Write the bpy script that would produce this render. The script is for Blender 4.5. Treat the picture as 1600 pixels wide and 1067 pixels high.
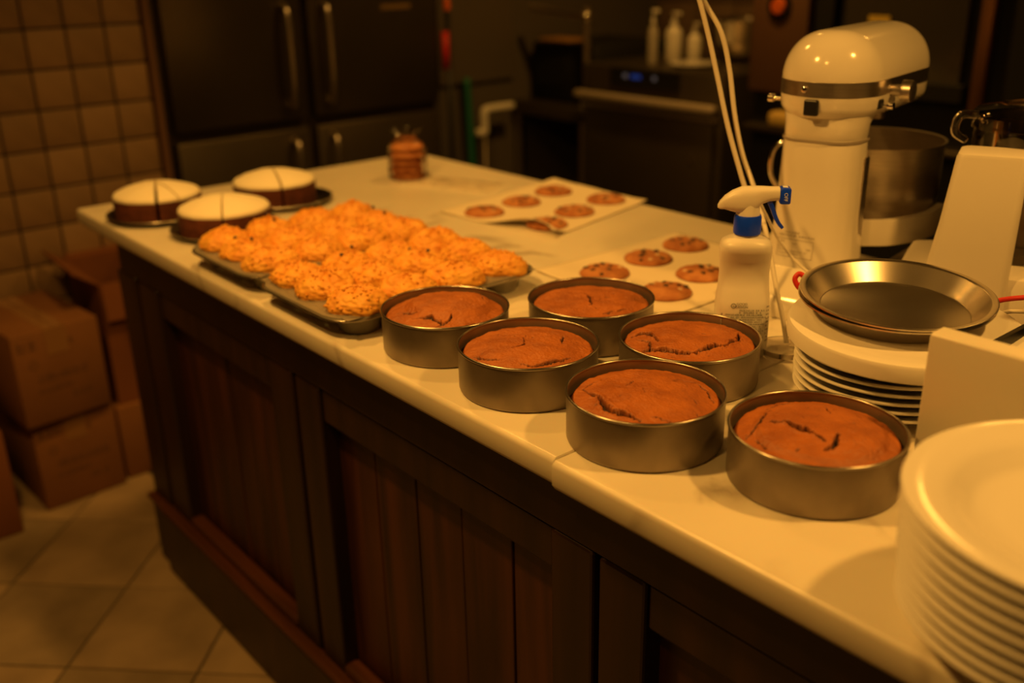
import bpy, math, random
import numpy as np
from mathutils import Vector, Matrix, noise
random.seed(7); rng = np.random.default_rng(7)
SC = bpy.context.scene
for o in list(bpy.data.objects): bpy.data.objects.remove(o)
COL = SC.collection
pi = math.pi
TOPZ = 0.86          # worktop surface

# ------------------------------------------------------------------ camera
YAW, PITCH, ROLL = 0.877283, 0.374475, -0.020244
def cam_axes():
    cy, sy = math.cos(YAW), math.sin(YAW)
    f = Vector((-sy*math.cos(PITCH), cy*math.cos(PITCH), -math.sin(PITCH)))
    r = Vector((cy, sy, 0)); u = r.cross(f)
    c, s = math.cos(ROLL), math.sin(ROLL)
    return c*r+s*u, -s*r+c*u, f
cr, cu, cf = cam_axes()
cd = bpy.data.cameras.new('camera'); cam = bpy.data.objects.new('camera', cd); COL.objects.link(cam)
cam.matrix_world = Matrix(((cr.x, cu.x, -cf.x, 0), (cr.y, cu.y, -cf.y, 0), (cr.z, cu.z, -cf.z, 1.36374), (0, 0, 0, 1)))
cd.sensor_width = 36; cd.lens = 36*1552.475/1600; cd.clip_start = .02
cd.dof.use_dof = True; cd.dof.focus_distance = 1.17; cd.dof.aperture_fstop = 2.3
SC.camera = cam
# ------------------------------------------------------------------ exposure, world, lamps
SC.view_settings.view_transform = 'Standard'; SC.view_settings.look = 'None'
SC.view_settings.gamma = 1; SC.view_settings.use_curve_mapping = False
SC.view_settings.exposure = 0.0
w = bpy.data.worlds.new('world'); SC.world = w; w.use_nodes = True
w.node_tree.nodes['Background'].inputs[0].default_value = (1, .42, .09, 1)
w.node_tree.nodes['Background'].inputs[1].default_value = .02
WARM = (1, .462, .076)
def lamp(name, loc, power, radius=.03, color=WARM, spot=None, aim=None):
    l = bpy.data.lights.new(name, 'SPOT' if spot else 'POINT'); l.energy = power; l.color = color; l.shadow_soft_size = radius
    o = bpy.data.objects.new(name, l); o.location = loc; COL.objects.link(o)
    if spot:
        l.spot_size = spot; l.spot_blend = .9
        o.rotation_euler = (Vector(aim)-Vector(loc)).to_track_quat('-Z', 'Y').to_euler()
    return o
lamp('pendant_light', (-1.15, .12, 2.05), 56, .05, spot=2.35, aim=(-1.10, .55, 0))
lamp('pendant_light', (.02, 1.20, 2.05), 43, .045, spot=2.3, aim=(-.2, 1.0, 0))
lamp('pendant_light', (-1.85, 1.05, 2.15), 33, .05, spot=2.2, aim=(-1.85, 1.05, 0))
lamp('pendant_light', (-.50, -.25, 2.15), 17, .05, spot=2.35, aim=(-.5, .3, 0))
lamp('kitchen_light', (-1.9, 2.2, 2.3), 42, .05, spot=2.4, aim=(-2.1, 2.6, 0))
for i, (x, y, z) in enumerate([(-1.13, 2.77, 1.98), (-1.09, 2.73, 1.98), (-1.06, 2.73, 1.99), (-1.06, 2.80, 1.97), (-1.03, 2.78, 1.98), (-1.03, 2.70, 1.98), (-1.04, 2.65, 1.96), (-1.0, 2.75, 2.0)]):
    lamp('festoon_bulb', (x, y, z), .22, .010)
lamp('festoon_bulb', (-1.10, 2.93, 1.98), 1.2, .025)

# ------------------------------------------------------------------ materials
MC = {}
def mat(name, col, rough=.5, metal=0, spec=.5, var=0, vscale=20, bump=0, bscale=80, trans=0, emit=None, coat=0, col2=None, det=4, ior=1.45, alpha=None, sss=0, stretch=None, bdist=.002):
    if name in MC: return MC[name]
    m = bpy.data.materials.new(name); m.use_nodes = True; nt = m.node_tree; b = nt.nodes['Principled BSDF']
    b.inputs['Base Color'].default_value = (*col, 1); b.inputs['Roughness'].default_value = rough
    b.inputs['Metallic'].default_value = metal; b.inputs['Specular IOR Level'].default_value = spec
    b.inputs['Transmission Weight'].default_value = trans; b.inputs['IOR'].default_value = ior
    b.inputs['Coat Weight'].default_value = coat; b.inputs['Coat Roughness'].default_value = .08
    if sss: b.inputs['Subsurface Weight'].default_value = sss; b.inputs['Subsurface Scale'].default_value = .01
    if alpha is not None: b.inputs['Alpha'].default_value = alpha
    if emit: b.inputs['Emission Color'].default_value = (*emit[0], 1); b.inputs['Emission Strength'].default_value = emit[1]
    tc = nt.nodes.new('ShaderNodeTexCoord'); src = tc.outputs['Object']
    if stretch:
        mp = nt.nodes.new('ShaderNodeMapping'); mp.inputs['Scale'].default_value = stretch; nt.links.new(src, mp.inputs[0]); src = mp.outputs[0]
    if var or col2:
        n = nt.nodes.new('ShaderNodeTexNoise'); n.inputs['Scale'].default_value = vscale; n.inputs['Detail'].default_value = det; nt.links.new(src, n.inputs['Vector'])
        r = nt.nodes.new('ShaderNodeValToRGB')
        c2 = col2 or tuple(c*(1-var) for c in col)
        r.color_ramp.elements[0].position = .35; r.color_ramp.elements[0].color = (*c2, 1)
        r.color_ramp.elements[1].position = .65; r.color_ramp.elements[1].color = (*col, 1)
        nt.links.new(n.outputs['Fac'], r.inputs[0]); nt.links.new(r.outputs[0], b.inputs['Base Color'])
    if bump:
        n2 = nt.nodes.new('ShaderNodeTexNoise'); n2.inputs['Scale'].default_value = bscale; n2.inputs['Detail'].default_value = 5; nt.links.new(src, n2.inputs['Vector'])
        bp = nt.nodes.new('ShaderNodeBump'); bp.inputs['Strength'].default_value = bump; bp.inputs['Distance'].default_value = bdist
        nt.links.new(n2.outputs['Fac'], bp.inputs['Height']); nt.links.new(bp.outputs[0], b.inputs['Normal'])
    MC[name] = m; return m
M = dict(
 plaster=mat('dark_plaster', (.10, .085, .07), .8, bump=.1),
 ceil=mat('ceiling_paint', (.12, .10, .085), .9, bump=.05),
 grout=mat('grout', (.05, .04, .03), .9, bump=.2),
 fgrout=mat('floor_grout', (.10, .085, .07), .9, bump=.2),
 wtile=mat('wall_tile_glaze', (.34, .22, .13), .5, var=.18, vscale=9, bump=.12, bscale=20),
 wtile2=mat('wall_tile_glaze_pale', (.40, .26, .155), .5, var=.15, vscale=7, bump=.12, bscale=20),
 ftile=mat('floor_tile_stone', (.40, .30, .20), .6, var=.35, vscale=5, bump=.15, bscale=40),
 ftile2=mat('floor_tile_stone_dark', (.33, .255, .175), .6, var=.35, vscale=6, bump=.15, bscale=40),
 ss=mat('brushed_steel', (.66, .60, .54), .33, 1, var=.12, vscale=30, stretch=(1, 1, 12)),
 ssd=mat('fridge_steel', (.15, .125, .095), .42, .85, var=.1, vscale=6),
 black=mat('black_plastic', (.012, .012, .012), .4),
 void=mat('matte_black_steel', (.008, .008, .008), .7),
 chrome=mat('chrome', (.75, .73, .7), .12, 1),
 tin=mat('aluminium_tin', (.32, .265, .215), .42, .75, var=.3, vscale=14, bump=.12, bscale=60, bdist=.0005),
 tinrim=mat('tin_rolled_rim', (.46, .42, .37), .28, 1, var=.15, vscale=40),
 tray=mat('muffin_tray_coating', (.30, .28, .24), .42, .35, var=.12, vscale=30),
 pan=mat('polished_pie_pan', (.72, .66, .58), .27, 1, var=.08, vscale=25, bump=.04, bscale=30, bdist=.0004),
 dpan=mat('dark_serving_pan', (.16, .15, .135), .28, 1),
 china=mat('white_china', (.80, .775, .73), .10, coat=0),
 enamel=mat('white_enamel', (.80, .76, .69), .16, coat=.4),
 plastic=mat('white_plastic', (.80, .77, .71), .35, sss=.05),
 disc=mat('matt_white_plastic', (.82, .79, .73), .5),
 cream=mat('ivory_plastic', (.74, .70, .63), .42, bump=.04, bscale=200),
 cord=mat('ivory_cable', (.74, .69, .6), .5),
 blue=mat('blue_plastic', (.003, .055, .95), .35),
 red=mat('red_rubber', (.62, .028, .02), .45),
 ink=mat('printed_ink', (.05, .05, .055), .7),
 inkgrey=mat('faded_print', (.32, .28, .25), .7),
 whiteink=mat('white_print', (.8, .85, .9), .6),
 slice=mat('cake_crust', (.15, .040, .018), .85, var=.4, vscale=60, bump=.6, bscale=160, bdist=.003),
 frost=mat('cream_frosting', (.93, .86, .68), .6, bump=.25, bscale=35, sss=.05, bdist=.003),
 crumb=mat('baked_crumb_topping', (.84, .44, .065), .6, col2=(.74, .31, .04), vscale=45, bump=.35, bscale=300, bdist=.001, sss=.06),
 berry=mat('dark_berry', (.03, .02, .06), .3),
 cookie=mat('baked_cookie_dough', (.54, .23, .08), .75, col2=(.38, .13, .04), vscale=45, bump=.7, bscale=160, bdist=.0025),
 chip=mat('melted_chocolate', (.035, .013, .007), .3),
 nut=mat('pale_chip', (.65, .47, .3), .5),
 paper=mat('parchment_paper', (.80, .72, .58), .55, bump=.15, bscale=30, bdist=.002),
 card=mat('cardboard', (.24, .105, .04), .8, var=.12, vscale=10, bump=.1),
 card2=mat('cardboard_reddish', (.22, .08, .03), .8, var=.12, vscale=10, bump=.1),
 tape=mat('packing_tape', (.32, .17, .075), .15, coat=.6),
 cardprint=mat('carton_print', (.15, .075, .04), .8),
 redprint=mat('red_carton_print', (.36, .035, .02), .8),
 copper=mat('copper_brown_steel', (.34, .17, .09), .4, .7),
 brown=mat('brown_enamel', (.17, .09, .055), .5),
 green=mat('green_plastic', (.02, .16, .10), .5),
 yellow=mat('yellow_sticker', (.75, .55, .10), .5),
 orange=mat('orange_plastic', (.80, .16, .03), .35),
 sponge=mat('yellow_sponge', (.72, .52, .16), .9, bump=.8, bscale=120),
 bluelit=mat('blue_display_digits', (.02, .05, .2), .4, emit=((.05, .16, 1), .10)),
 whitelit=mat('white_display_mark', (.2, .2, .2), .4, emit=((.5, .6, .8), .05)),
)
def glassy(name, tint, rough, fac):
    m = bpy.data.materials.new(name); m.use_nodes = True; nt = m.node_tree; nt.nodes.clear()
    o = nt.nodes.new('ShaderNodeOutputMaterial'); mx = nt.nodes.new('ShaderNodeMixShader'); t = nt.nodes.new('ShaderNodeBsdfTransparent'); g = nt.nodes.new('ShaderNodeBsdfGlossy')
    t.inputs[0].default_value = (*tint, 1); g.inputs['Roughness'].default_value = rough; g.inputs[0].default_value = (1, 1, 1, 1)
    lw = nt.nodes.new('ShaderNodeLayerWeight'); lw.inputs[0].default_value = fac
    nt.links.new(lw.outputs['Fresnel'], mx.inputs[0]); nt.links.new(t.outputs[0], mx.inputs[1]); nt.links.new(g.outputs[0], mx.inputs[2]); nt.links.new(mx.outputs[0], o.inputs[0])
    return m
M['film'] = glassy('clear_film', (.97, .95, .93), .15, .15)
M['clear'] = glassy('clear_polycarbonate', (.80, .74, .68), .06, .32)
M['ovenglass'] = glassy('oven_glass', (.5, .5, .5), .05, .5)

def marble(name, veins=1.0):
    m = bpy.data.materials.new(name); m.use_nodes = True; nt = m.node_tree; b = nt.nodes['Principled BSDF']
    L = nt.links.new; tc = nt.nodes.new('ShaderNodeTexCoord')
    n1 = nt.nodes.new('ShaderNodeTexNoise'); n1.inputs['Scale'].default_value = 2.2; n1.inputs['Detail'].default_value = 6; n1.inputs['Distortion'].default_value = 1.2
    L(tc.outputs['Object'], n1.inputs['Vector'])
    a = nt.nodes.new('ShaderNodeMath'); a.operation = 'SUBTRACT'; a.inputs[1].default_value = .5; L(n1.outputs['Fac'], a.inputs[0])
    ab = nt.nodes.new('ShaderNodeMath'); ab.operation = 'ABSOLUTE'; L(a.outputs[0], ab.inputs[0])
    r = nt.nodes.new('ShaderNodeValToRGB'); r.color_ramp.elements[0].position = 0; r.color_ramp.elements[0].color = (1, 1, 1, 1); r.color_ramp.elements[1].position = .035; r.color_ramp.elements[1].color = (0, 0, 0, 1); L(ab.outputs[0], r.inputs[0])
    n2 = nt.nodes.new('ShaderNodeTexNoise'); n2.inputs['Scale'].default_value = 5; n2.inputs['Detail'].default_value = 5; L(tc.outputs['Object'], n2.inputs['Vector'])
    r2 = nt.nodes.new('ShaderNodeValToRGB'); r2.color_ramp.elements[0].position = .47; r2.color_ramp.elements[0].color = (0, 0, 0, 1); r2.color_ramp.elements[1].position = .62; r2.color_ramp.elements[1].color = (1, 1, 1, 1); L(n2.outputs['Fac'], r2.inputs[0])
    mm = nt.nodes.new('ShaderNodeMath'); mm.operation = 'MULTIPLY'; L(r.outputs[0], mm.inputs[0]); L(r2.outputs[0], mm.inputs[1])
    m2 = nt.nodes.new('ShaderNodeMath'); m2.operation = 'MULTIPLY'; m2.inputs[1].default_value = .8*veins; L(mm.outputs[0], m2.inputs[0])
    n3 = nt.nodes.new('ShaderNodeTexNoise'); n3.inputs['Scale'].default_value = 3; n3.inputs['Detail'].default_value = 3; L(tc.outputs['Object'], n3.inputs['Vector'])
    r3 = nt.nodes.new('ShaderNodeValToRGB'); r3.color_ramp.elements[0].position = .3; r3.color_ramp.elements[0].color = (.66, .61, .52, 1); r3.color_ramp.elements[1].position = .6; r3.color_ramp.elements[1].color = (.78, .73, .63, 1); L(n3.outputs['Fac'], r3.inputs[0])
    mx = nt.nodes.new('ShaderNodeMix'); mx.data_type = 'RGBA'; L(m2.outputs[0], mx.inputs[0]); L(r3.outputs[0], mx.inputs[6]); mx.inputs[7].default_value = (.36, .30, .24, 1)
    L(mx.outputs[2], b.inputs['Base Color']); b.inputs['Roughness'].default_value = .3; b.inputs['Subsurface Weight'].default_value = .08; b.inputs['Subsurface Scale'].default_value = .02
    return m
M['marble'] = marble('cream_marble')

def wood(name, c1, c2, axis=(14, 14, 1.1)):
    m = bpy.data.materials.new(name); m.use_nodes = True; nt = m.node_tree; b = nt.nodes['Principled BSDF']; L = nt.links.new
    tc = nt.nodes.new('ShaderNodeTexCoord'); mp = nt.nodes.new('ShaderNodeMapping'); mp.inputs['Scale'].default_value = axis; L(tc.outputs['Object'], mp.inputs[0])
    n = nt.nodes.new('ShaderNodeTexNoise'); n.inputs['Scale'].default_value = 1.6; n.inputs['Detail'].default_value = 7; n.inputs['Distortion'].default_value = .4; L(mp.outputs[0], n.inputs['Vector'])
    r = nt.nodes.new('ShaderNodeValToRGB'); r.color_ramp.elements[0].position = .38; r.color_ramp.elements[0].color = (*c1, 1); r.color_ramp.elements[1].position = .68; r.color_ramp.elements[1].color = (*c2, 1)
    L(n.outputs['Fac'], r.inputs[0]); L(r.outputs[0], b.inputs['Base Color']); b.inputs['Roughness'].default_value = .42
    bp = nt.nodes.new('ShaderNodeBump'); bp.inputs['Strength'].default_value = .2; bp.inputs['Distance'].default_value = .002; L(n.outputs['Fac'], bp.inputs['Height']); L(bp.outputs[0], b.inputs['Normal'])
    return m
M['wood'] = wood('dark_stained_wood', (.012, .005, .003), (.028, .011, .005))
M['wood2'] = wood('reddish_panel_wood', (.022, .007, .004), (.075, .022, .009))
M['moulding'] = wood('worn_moulding_wood', (.055, .018, .007), (.115, .036, .013), (1.2, 14, 14))

def cake_mat():
    m = bpy.data.materials.new('cake_top_crust'); m.use_nodes = True; nt = m.node_tree; b = nt.nodes['Principled BSDF']; L = nt.links.new
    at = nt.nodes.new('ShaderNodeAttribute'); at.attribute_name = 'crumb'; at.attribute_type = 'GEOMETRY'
    tc = nt.nodes.new('ShaderNodeTexCoord')
    n = nt.nodes.new('ShaderNodeTexNoise'); n.inputs['Scale'].default_value = 35; n.inputs['Detail'].default_value = 6; L(tc.outputs['Object'], n.inputs['Vector'])
    r = nt.nodes.new('ShaderNodeValToRGB'); r.color_ramp.elements[0].position = .35; r.color_ramp.elements[0].color = (.30, .082, .014, 1); r.color_ramp.elements[1].position = .65; r.color_ramp.elements[1].color = (.43, .128, .02, 1); L(n.outputs['Fac'], r.inputs[0])
    mx = nt.nodes.new('ShaderNodeMix'); mx.data_type = 'RGBA'; L(at.outputs['Fac'], mx.inputs[0]); L(r.outputs[0], mx.inputs[6]); mx.inputs[7].default_value = (.022, .005, .002, 1); L(mx.outputs[2], b.inputs['Base Color'])  # crack recesses go near-black: darker crumb plus shade put into the colour
    b.inputs['Roughness'].default_value = .5
    n2 = nt.nodes.new('ShaderNodeTexNoise'); n2.inputs['Scale'].default_value = 300; n2.inputs['Detail'].default_value = 6; L(tc.outputs['Object'], n2.inputs['Vector'])
    bp = nt.nodes.new('ShaderNodeBump'); bp.inputs['Strength'].default_value = .9; bp.inputs['Distance'].default_value = .0014; L(n2.outputs['Fac'], bp.inputs['Height']); L(bp.outputs[0], b.inputs['Normal'])
    return m
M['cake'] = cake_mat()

# ------------------------------------------------------------------ helpers
def make_mesh(name, V, F, material, smooth=False, angle=None):
    me = bpy.data.meshes.new(name); me.from_pydata([tuple(v) for v in V], [], [tuple(f) for f in F]); me.validate(); me.update()
    if material: me.materials.append(material)
    if smooth:
        me.polygons.foreach_set('use_smooth', [True]*len(me.polygons))
        if angle: me.set_sharp_from_angle(angle=math.radians(angle))
    return me
def link(name, me, parent=None, loc=(0, 0, 0), rot=(0, 0, 0)):
    o = bpy.data.objects.new(name, me); COL.objects.link(o); o.location = loc; o.rotation_euler = rot
    if parent is not None: o.parent = parent
    return o
def tag(o, label, cat, group=None):
    o['label'] = label; o['category'] = cat
    if group: o['group'] = group
    return o
def thing(name, label, cat, loc=(0, 0, 0), rz=0, group=None):
    return tag(link(name, None, None, loc, (0, 0, rz)), label, cat, group)
def struct(o): o['kind'] = 'structure'; return o
class MB:
    def __init__(s): s.V = []; s.F = []
    def add(s, V, F, mx=None):
        n = len(s.V)
        for v in V: s.V.append(tuple(mx @ Vector(v)) if mx is not None else tuple(v))
        s.F += [tuple(i+n for i in f) for f in F]; return s
    def box(s, c, d, bev=0, mx=None):
        x, y, z = c; a, b, h = d[0]/2, d[1]/2, d[2]/2
        if bev <= 0:
            V = [(x+i*a, y+j*b, z+k*h) for k in (-1, 1) for j in (-1, 1) for i in (-1, 1)]
            return s.add(V, [(0, 2, 3, 1), (4, 5, 7, 6), (0, 1, 5, 4), (2, 6, 7, 3), (0, 4, 6, 2), (1, 3, 7, 5)], mx)
        prof = [(0, bev), (bev*.3, bev*.3), (bev, 0)]
        rings = [(z-h, bev), (z-h+bev*.3, bev*.3), (z-h+bev, 0), (z+h-bev, 0), (z+h-bev*.3, bev*.3), (z+h, bev)]
        V = []; nn = 12
        for zz, ins in rings:
            A, B = a-ins, b-ins; r = max(bev-ins*.0, .0001); r = min(r, A*.99, B*.99)
            for sx, sy, a0 in ((1, 1, 0), (-1, 1, 90), (-1, -1, 180), (1, -1, 270)):
                for t in (0, 45, 90):
                    th = math.radians(a0+t); V.append((x+sx*(A-r)+r*math.cos(th), y+sy*(B-r)+r*math.sin(th), zz))
        F = []
        for k in range(5):
            for i in range(nn): j = (i+1) % nn; F.append((k*nn+i, k*nn+j, (k+1)*nn+j, (k+1)*nn+i))
        F.append(tuple(range(nn-1, -1, -1))); F.append(tuple(5*nn+i for i in range(nn)))
        return s.add(V, F, mx)
    def lathe(s, prof, n=64, mx=None, closed=False):
        V = []; F = []; idx = []
        for r, z in prof:
            if r < 1e-6: idx.append([len(V)]*n); V.append((0, 0, z))
            else:
                idx.append(list(range(len(V), len(V)+n)))
                V += [(r*math.cos(2*pi*i/n), r*math.sin(2*pi*i/n), z) for i in range(n)]
        m = len(prof); rg = range(m if closed else m-1)
        for k in rg:
            A = idx[k]; B = idx[(k+1) % m]
            for i in range(n):
                j = (i+1) % n; q = [A[i], A[j], B[j], B[i]]; u = []
                for t in q:
                    if t not in u: u.append(t)
                if len(u) > 2: F.append(u)
        return s.add(V, F, mx)
    def loft(s, rings, cap=True, mx=None):
        n = len(rings[0]); V = [p for r in rings for p in r]; F = []
        for k in range(len(rings)-1):
            for i in range(n): j = (i+1) % n; F.append((k*n+i, k*n+j, (k+1)*n+j, (k+1)*n+i))
        if cap: F.append(tuple(range(n-1, -1, -1))); F.append(tuple((len(rings)-1)*n+i for i in range(n)))
        return s.add(V, F, mx)
    def tube(s, pts, r, n=10, mx=None, cap=True):
        P = [Vector(p) for p in pts]; rings = []; up = None
        R = r if isinstance(r, (list, tuple)) else [r]*len(P)
        for i, p in enumerate(P):
            d = (P[min(i+1, len(P)-1)]-P[max(i-1, 0)]).normalized()
            if up is None: up = Vector((0, 0, 1)) if abs(d.z) < .9 else Vector((1, 0, 0))
            x = d.cross(up).normalized(); up = x.cross(d).normalized()
            rings.append([tuple(p+R[i]*(math.cos(2*pi*k/n)*x+math.sin(2*pi*k/n)*up)) for k in range(n)])
        return s.loft(rings, cap, mx)
    def mesh(s, name, m, smooth=False, angle=None): return make_mesh(name, s.V, s.F, m, smooth, angle)
    def obj(s, name, m, parent=None, loc=(0, 0, 0), rot=(0, 0, 0), smooth=False, angle=None): return link(name, s.mesh(name, m, smooth, angle), parent, loc, rot)
def spline(pts, n=8):
    P = [Vector(p) for p in pts]; P = [2*P[0]-P[1]]+P+[2*P[-1]-P[-2]]; out = []
    for i in range(1, len(P)-2):
        for k in range(n):
            t = k/n; a, b, c, d = P[i-1:i+3]
            out.append(.5*((2*b)+(c-a)*t+(2*a-5*b+4*c-d)*t*t+(3*b-a-3*c+d)*t**3))
    out.append(P[-2]); return out
def copy_tree(o, parent=None):
    c = o.copy(); COL.objects.link(c)
    if parent is not None: c.parent = parent
    for ch in o.children: copy_tree(ch, c)
    return c
def sell(a, b, e, n=40, z=0, cx=0, cy=0):
    out = []
    for i in range(n):
        t = 2*pi*i/n; c, s_ = math.cos(t), math.sin(t)
        out.append((cx+a*math.copysign(abs(c)**(2/e), c), cy+b*math.copysign(abs(s_)**(2/e), s_), z))
    return out
def text_mesh(txt, size):
    cu_ = bpy.data.curves.new('t', 'FONT'); cu_.body = txt; cu_.size = size; cu_.align_x = 'CENTER'; cu_.align_y = 'CENTER'
    o = bpy.data.objects.new('t', cu_); COL.objects.link(o); bpy.context.view_layer.update()
    me = bpy.data.meshes.new_from_object(o.evaluated_get(bpy.context.evaluated_depsgraph_get())); bpy.data.objects.remove(o)
    V = [tuple(v.co) for v in me.vertices]; F = [tuple(p.vertices) for p in me.polygons]; return V, F
def clip(poly, n, d):   # keep n.p <= d (2D)
    out = []
    for i in range(len(poly)):
        p, q = poly[i], poly[(i+1) % len(poly)]; a = n[0]*p[0]+n[1]*p[1]-d; b = n[0]*q[0]+n[1]*q[1]-d
        if a <= 0: out.append(p)
        if a*b < 0: t = a/(a-b); out.append((p[0]+t*(q[0]-p[0]), p[1]+t*(q[1]-p[1])))
    return out

# ------------------------------------------------------------------ room shell
WX = -2.955
fl = struct(MB().box((-.7, 1.1, -.03), (5.4, 5.6, .05)).obj('floor', M['fgrout']))
g = .2793; u1 = Vector((.7071, .7071)); u2 = Vector((.7071, -.7071)); org = Vector((-1.888, .352))
# square stone tiles laid at forty-five degrees to the counter
half = (g-.005)/2
for i in range(-9, 14):
    for j in range(-9, 14):
        c = org+u1*(i+.5)*g+u2*(j+.5)*g
        if c.x < WX-.05 or c.x > .9 or c.y < -1.15 or c.y > .84: continue
        poly = [c+u1*half*a+u2*half*b for a, b in ((1, 1), (-1, 1), (-1, -1), (1, -1))]
        poly = clip([tuple(p) for p in poly], (-1, 0), -(WX+.004))
        poly = clip(poly, (0, 1), .80)
        if len(poly) < 3: continue
        A = sum(poly[k][0]*poly[(k+1) % len(poly)][1]-poly[k][1]*poly[(k+1) % len(poly)][0] for k in range(len(poly)))
        if A < 0: poly = poly[::-1]
        if abs(A) < .004: continue
        cx = sum(p[0] for p in poly)/len(poly); cy_ = sum(p[1] for p in poly)/len(poly); n = len(poly)
        dz = rng.uniform(-.0006, .0006)
        V = [(p[0]-cx, p[1]-cy_, -.006) for p in poly]+[(p[0]-cx, p[1]-cy_, -.0015) for p in poly]+[((p[0]-cx)*.99, (p[1]-cy_)*.99, dz) for p in poly]
        F = [tuple(range(2*n, 3*n))]
        for k in range(n):
            q = (k+1) % n; F += [(k, q, n+q, n+k), (n+k, n+q, 2*n+q, 2*n+k)]
        link('floor_tile', make_mesh('floor_tile', V, F, M['ftile2'] if (i*7+j*5) % 4 == 0 else M['ftile']), fl, (cx, cy_, 0))
wl = struct(MB().box((WX-.105, -.20, 1.25), (.2, 2.6, 2.5)).obj('wall_left', M['grout']))
tp = .1065; ts = tp-.006
def tile_mesh(m):
    return MB().box((0, 0, 0), (.008, ts, ts), .002).mesh('wall_tile', m, True, 40)
tms = [tile_mesh(M['wtile']), tile_mesh(M['wtile2'])]
for k in range(17):
    for j in range(15):
        y = 1.105-tp/2-j*tp; z = .05+k*tp+(.0245)
        o = link('wall_tile', tms[1 if rng.random() < .3 else 0], wl, (WX-.003+rng.uniform(-.0008, .0008), y, z), (0, rng.uniform(-.004, .004), rng.uniform(-.006, .006)))
struct(MB().box((-3.0, 1.118, 1.25), (.12, .022, 2.5), .004).obj('trim_1', M['brown']))
struct(MB().box((-3.85, 2.3, 1.25), (.1, 2.4, 2.5)).obj('wall_niche', M['plaster']))
struct(MB().box((-3.26, 2.95, 1.25), (.3, 1.45, 2.5)).obj('wall_left_rear', M['plaster']))
wb = struct(MB().box((-.95, 3.5, 1.25), (5.1, .2, 2.5)).obj('wall_back', M['plaster']))
tb = MB().box((0, 0, 0), (.196, .006, .30), .002).mesh('wall_tile', mat('brown_wall_tile', (.22, .15, .10), .35, var=.2, vscale=8), True, 40)
for i in range(6):
    for k in range(3): link('wall_tile', tb, wb, (-2.95+i*.2, 3.397, 1.0+k*.305))
struct(MB().box((-.95, 1.1, 2.55), (5.9, 5.2, .1)).obj('ceiling', M['ceil']))

# ------------------------------------------------------------------ worktop
wt = thing('marble_worktop', 'long cream marble worktop in two slabs on the dark wooden counter', 'worktop', (0, 0, 0))
def slab(x0, x1, y0, y1, z0, z1, r=.007, radl=.0):
    n = 6; prof = [(y0+r*(1-math.cos(t)), z1-r*(1-math.sin(t))) for t in [k*pi/2/n for k in range(n+1)]]
    ring = [(y1, z0), (y0+.004, z0), (y0, z0+.006)]+prof+[(y1-.004, z1), (y1, z1-.004)]
    b = .0015
    rings = []
    for x, ins in ((x0, b), (x0+b, 0), (x1-b, 0), (x1, b)):
        cy0, cz0 = (y0+y1)/2, (z0+z1)/2
        rings.append([(x, y+(ins if y < cy0 else -ins), z+(ins if z < cz0 else -ins)) for y, z in ring])
    return MB().loft(rings)
slab(-2.232, -.6945, .632, 1.535, TOPZ-.034, TOPZ).obj('slab', M['marble'], wt, smooth=True, angle=35)
slab(-.6925, .45, .626, 1.535, TOPZ-.034, TOPZ).obj('slab', M['marble'], wt, smooth=True, angle=35)
# ------------------------------------------------------------------ counter cabinet
cab = thing('counter_cabinet', 'dark stained wooden counter with recessed plank panels under the marble worktop', 'counter', (0, 0, 0))
YF = .672; zt = TOPZ-.035
MB().box((-.86, 1.10, .42), (2.50, .79, zt-.02-.01)).obj('carcass', M['wood'], cab)
MB().box((-.86, YF+.016, zt-.045), (2.54, .032, .088), .003).obj('top_rail', M['wood'], cab)
posts = [(-2.155, -2.055, 0), (-2.035, -1.935, 0), (-1.455, -1.375, .0), (-1.36, -1.285, .0), (-.745, -.675, 0), (-.665, -.595, 0), (.0, .07, 0), (.09, .16, 0)]
for x0, x1, d in posts:
    MB().box(((x0+x1)/2, YF+.018, (.02+zt-.09)/2), (x1-x0, .036, zt-.11), .004).obj('stile', M['wood'], cab)
def planks(x0, x1, n, m, g_=.003):
    wd = (x1-x0)/n
    for k in range(n):
        MB().box((x0+wd*(k+.5), YF+.036+rng.uniform(-.001, .001), .45), (wd-g_, .014, zt-.10-.17), .002).obj('panel_board', m, cab)
planks(-1.94, -1.45, 4, M['wood2']); planks(-1.29, -.74, 5, M['wood2']); planks(-.60, .0, 5, M['wood2'])
for x0, x1 in ((-1.935, -1.455), (-1.285, -.745), (-.595, 0)):
    MB().box(((x0+x1)/2, YF+.020, zt-.12), (x1-x0, .03, .06), .004).obj('panel_rail', M['wood'], cab)
    MB().box(((x0+x1)/2, YF+.012, .195), (x1-x0, .03, .022), .006).obj('panel_moulding', M['moulding'], cab)
MB().box((-.93, YF-.006, .085), (2.30, .026, .165), .004).obj('plinth', M['wood'], cab)
MB().box((-.93, YF-.008, .176), (2.30, .028, .014), .006).obj('base_moulding', M['moulding'], cab)
MB().box((-2.125, YF+.002, .085), (.06, .022, .165), .004).obj('plinth', M['wood'], cab)
MB().box((-2.125, YF-.004, .172), (.075, .028, .014), .005).obj('base_moulding', M['moulding'], cab)
for k in range(5):
    MB().box((-2.125, .74+k*.155+.03, .42), (.014, .15, zt-.05), .002).obj('end_board', M['wood'], cab)

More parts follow.
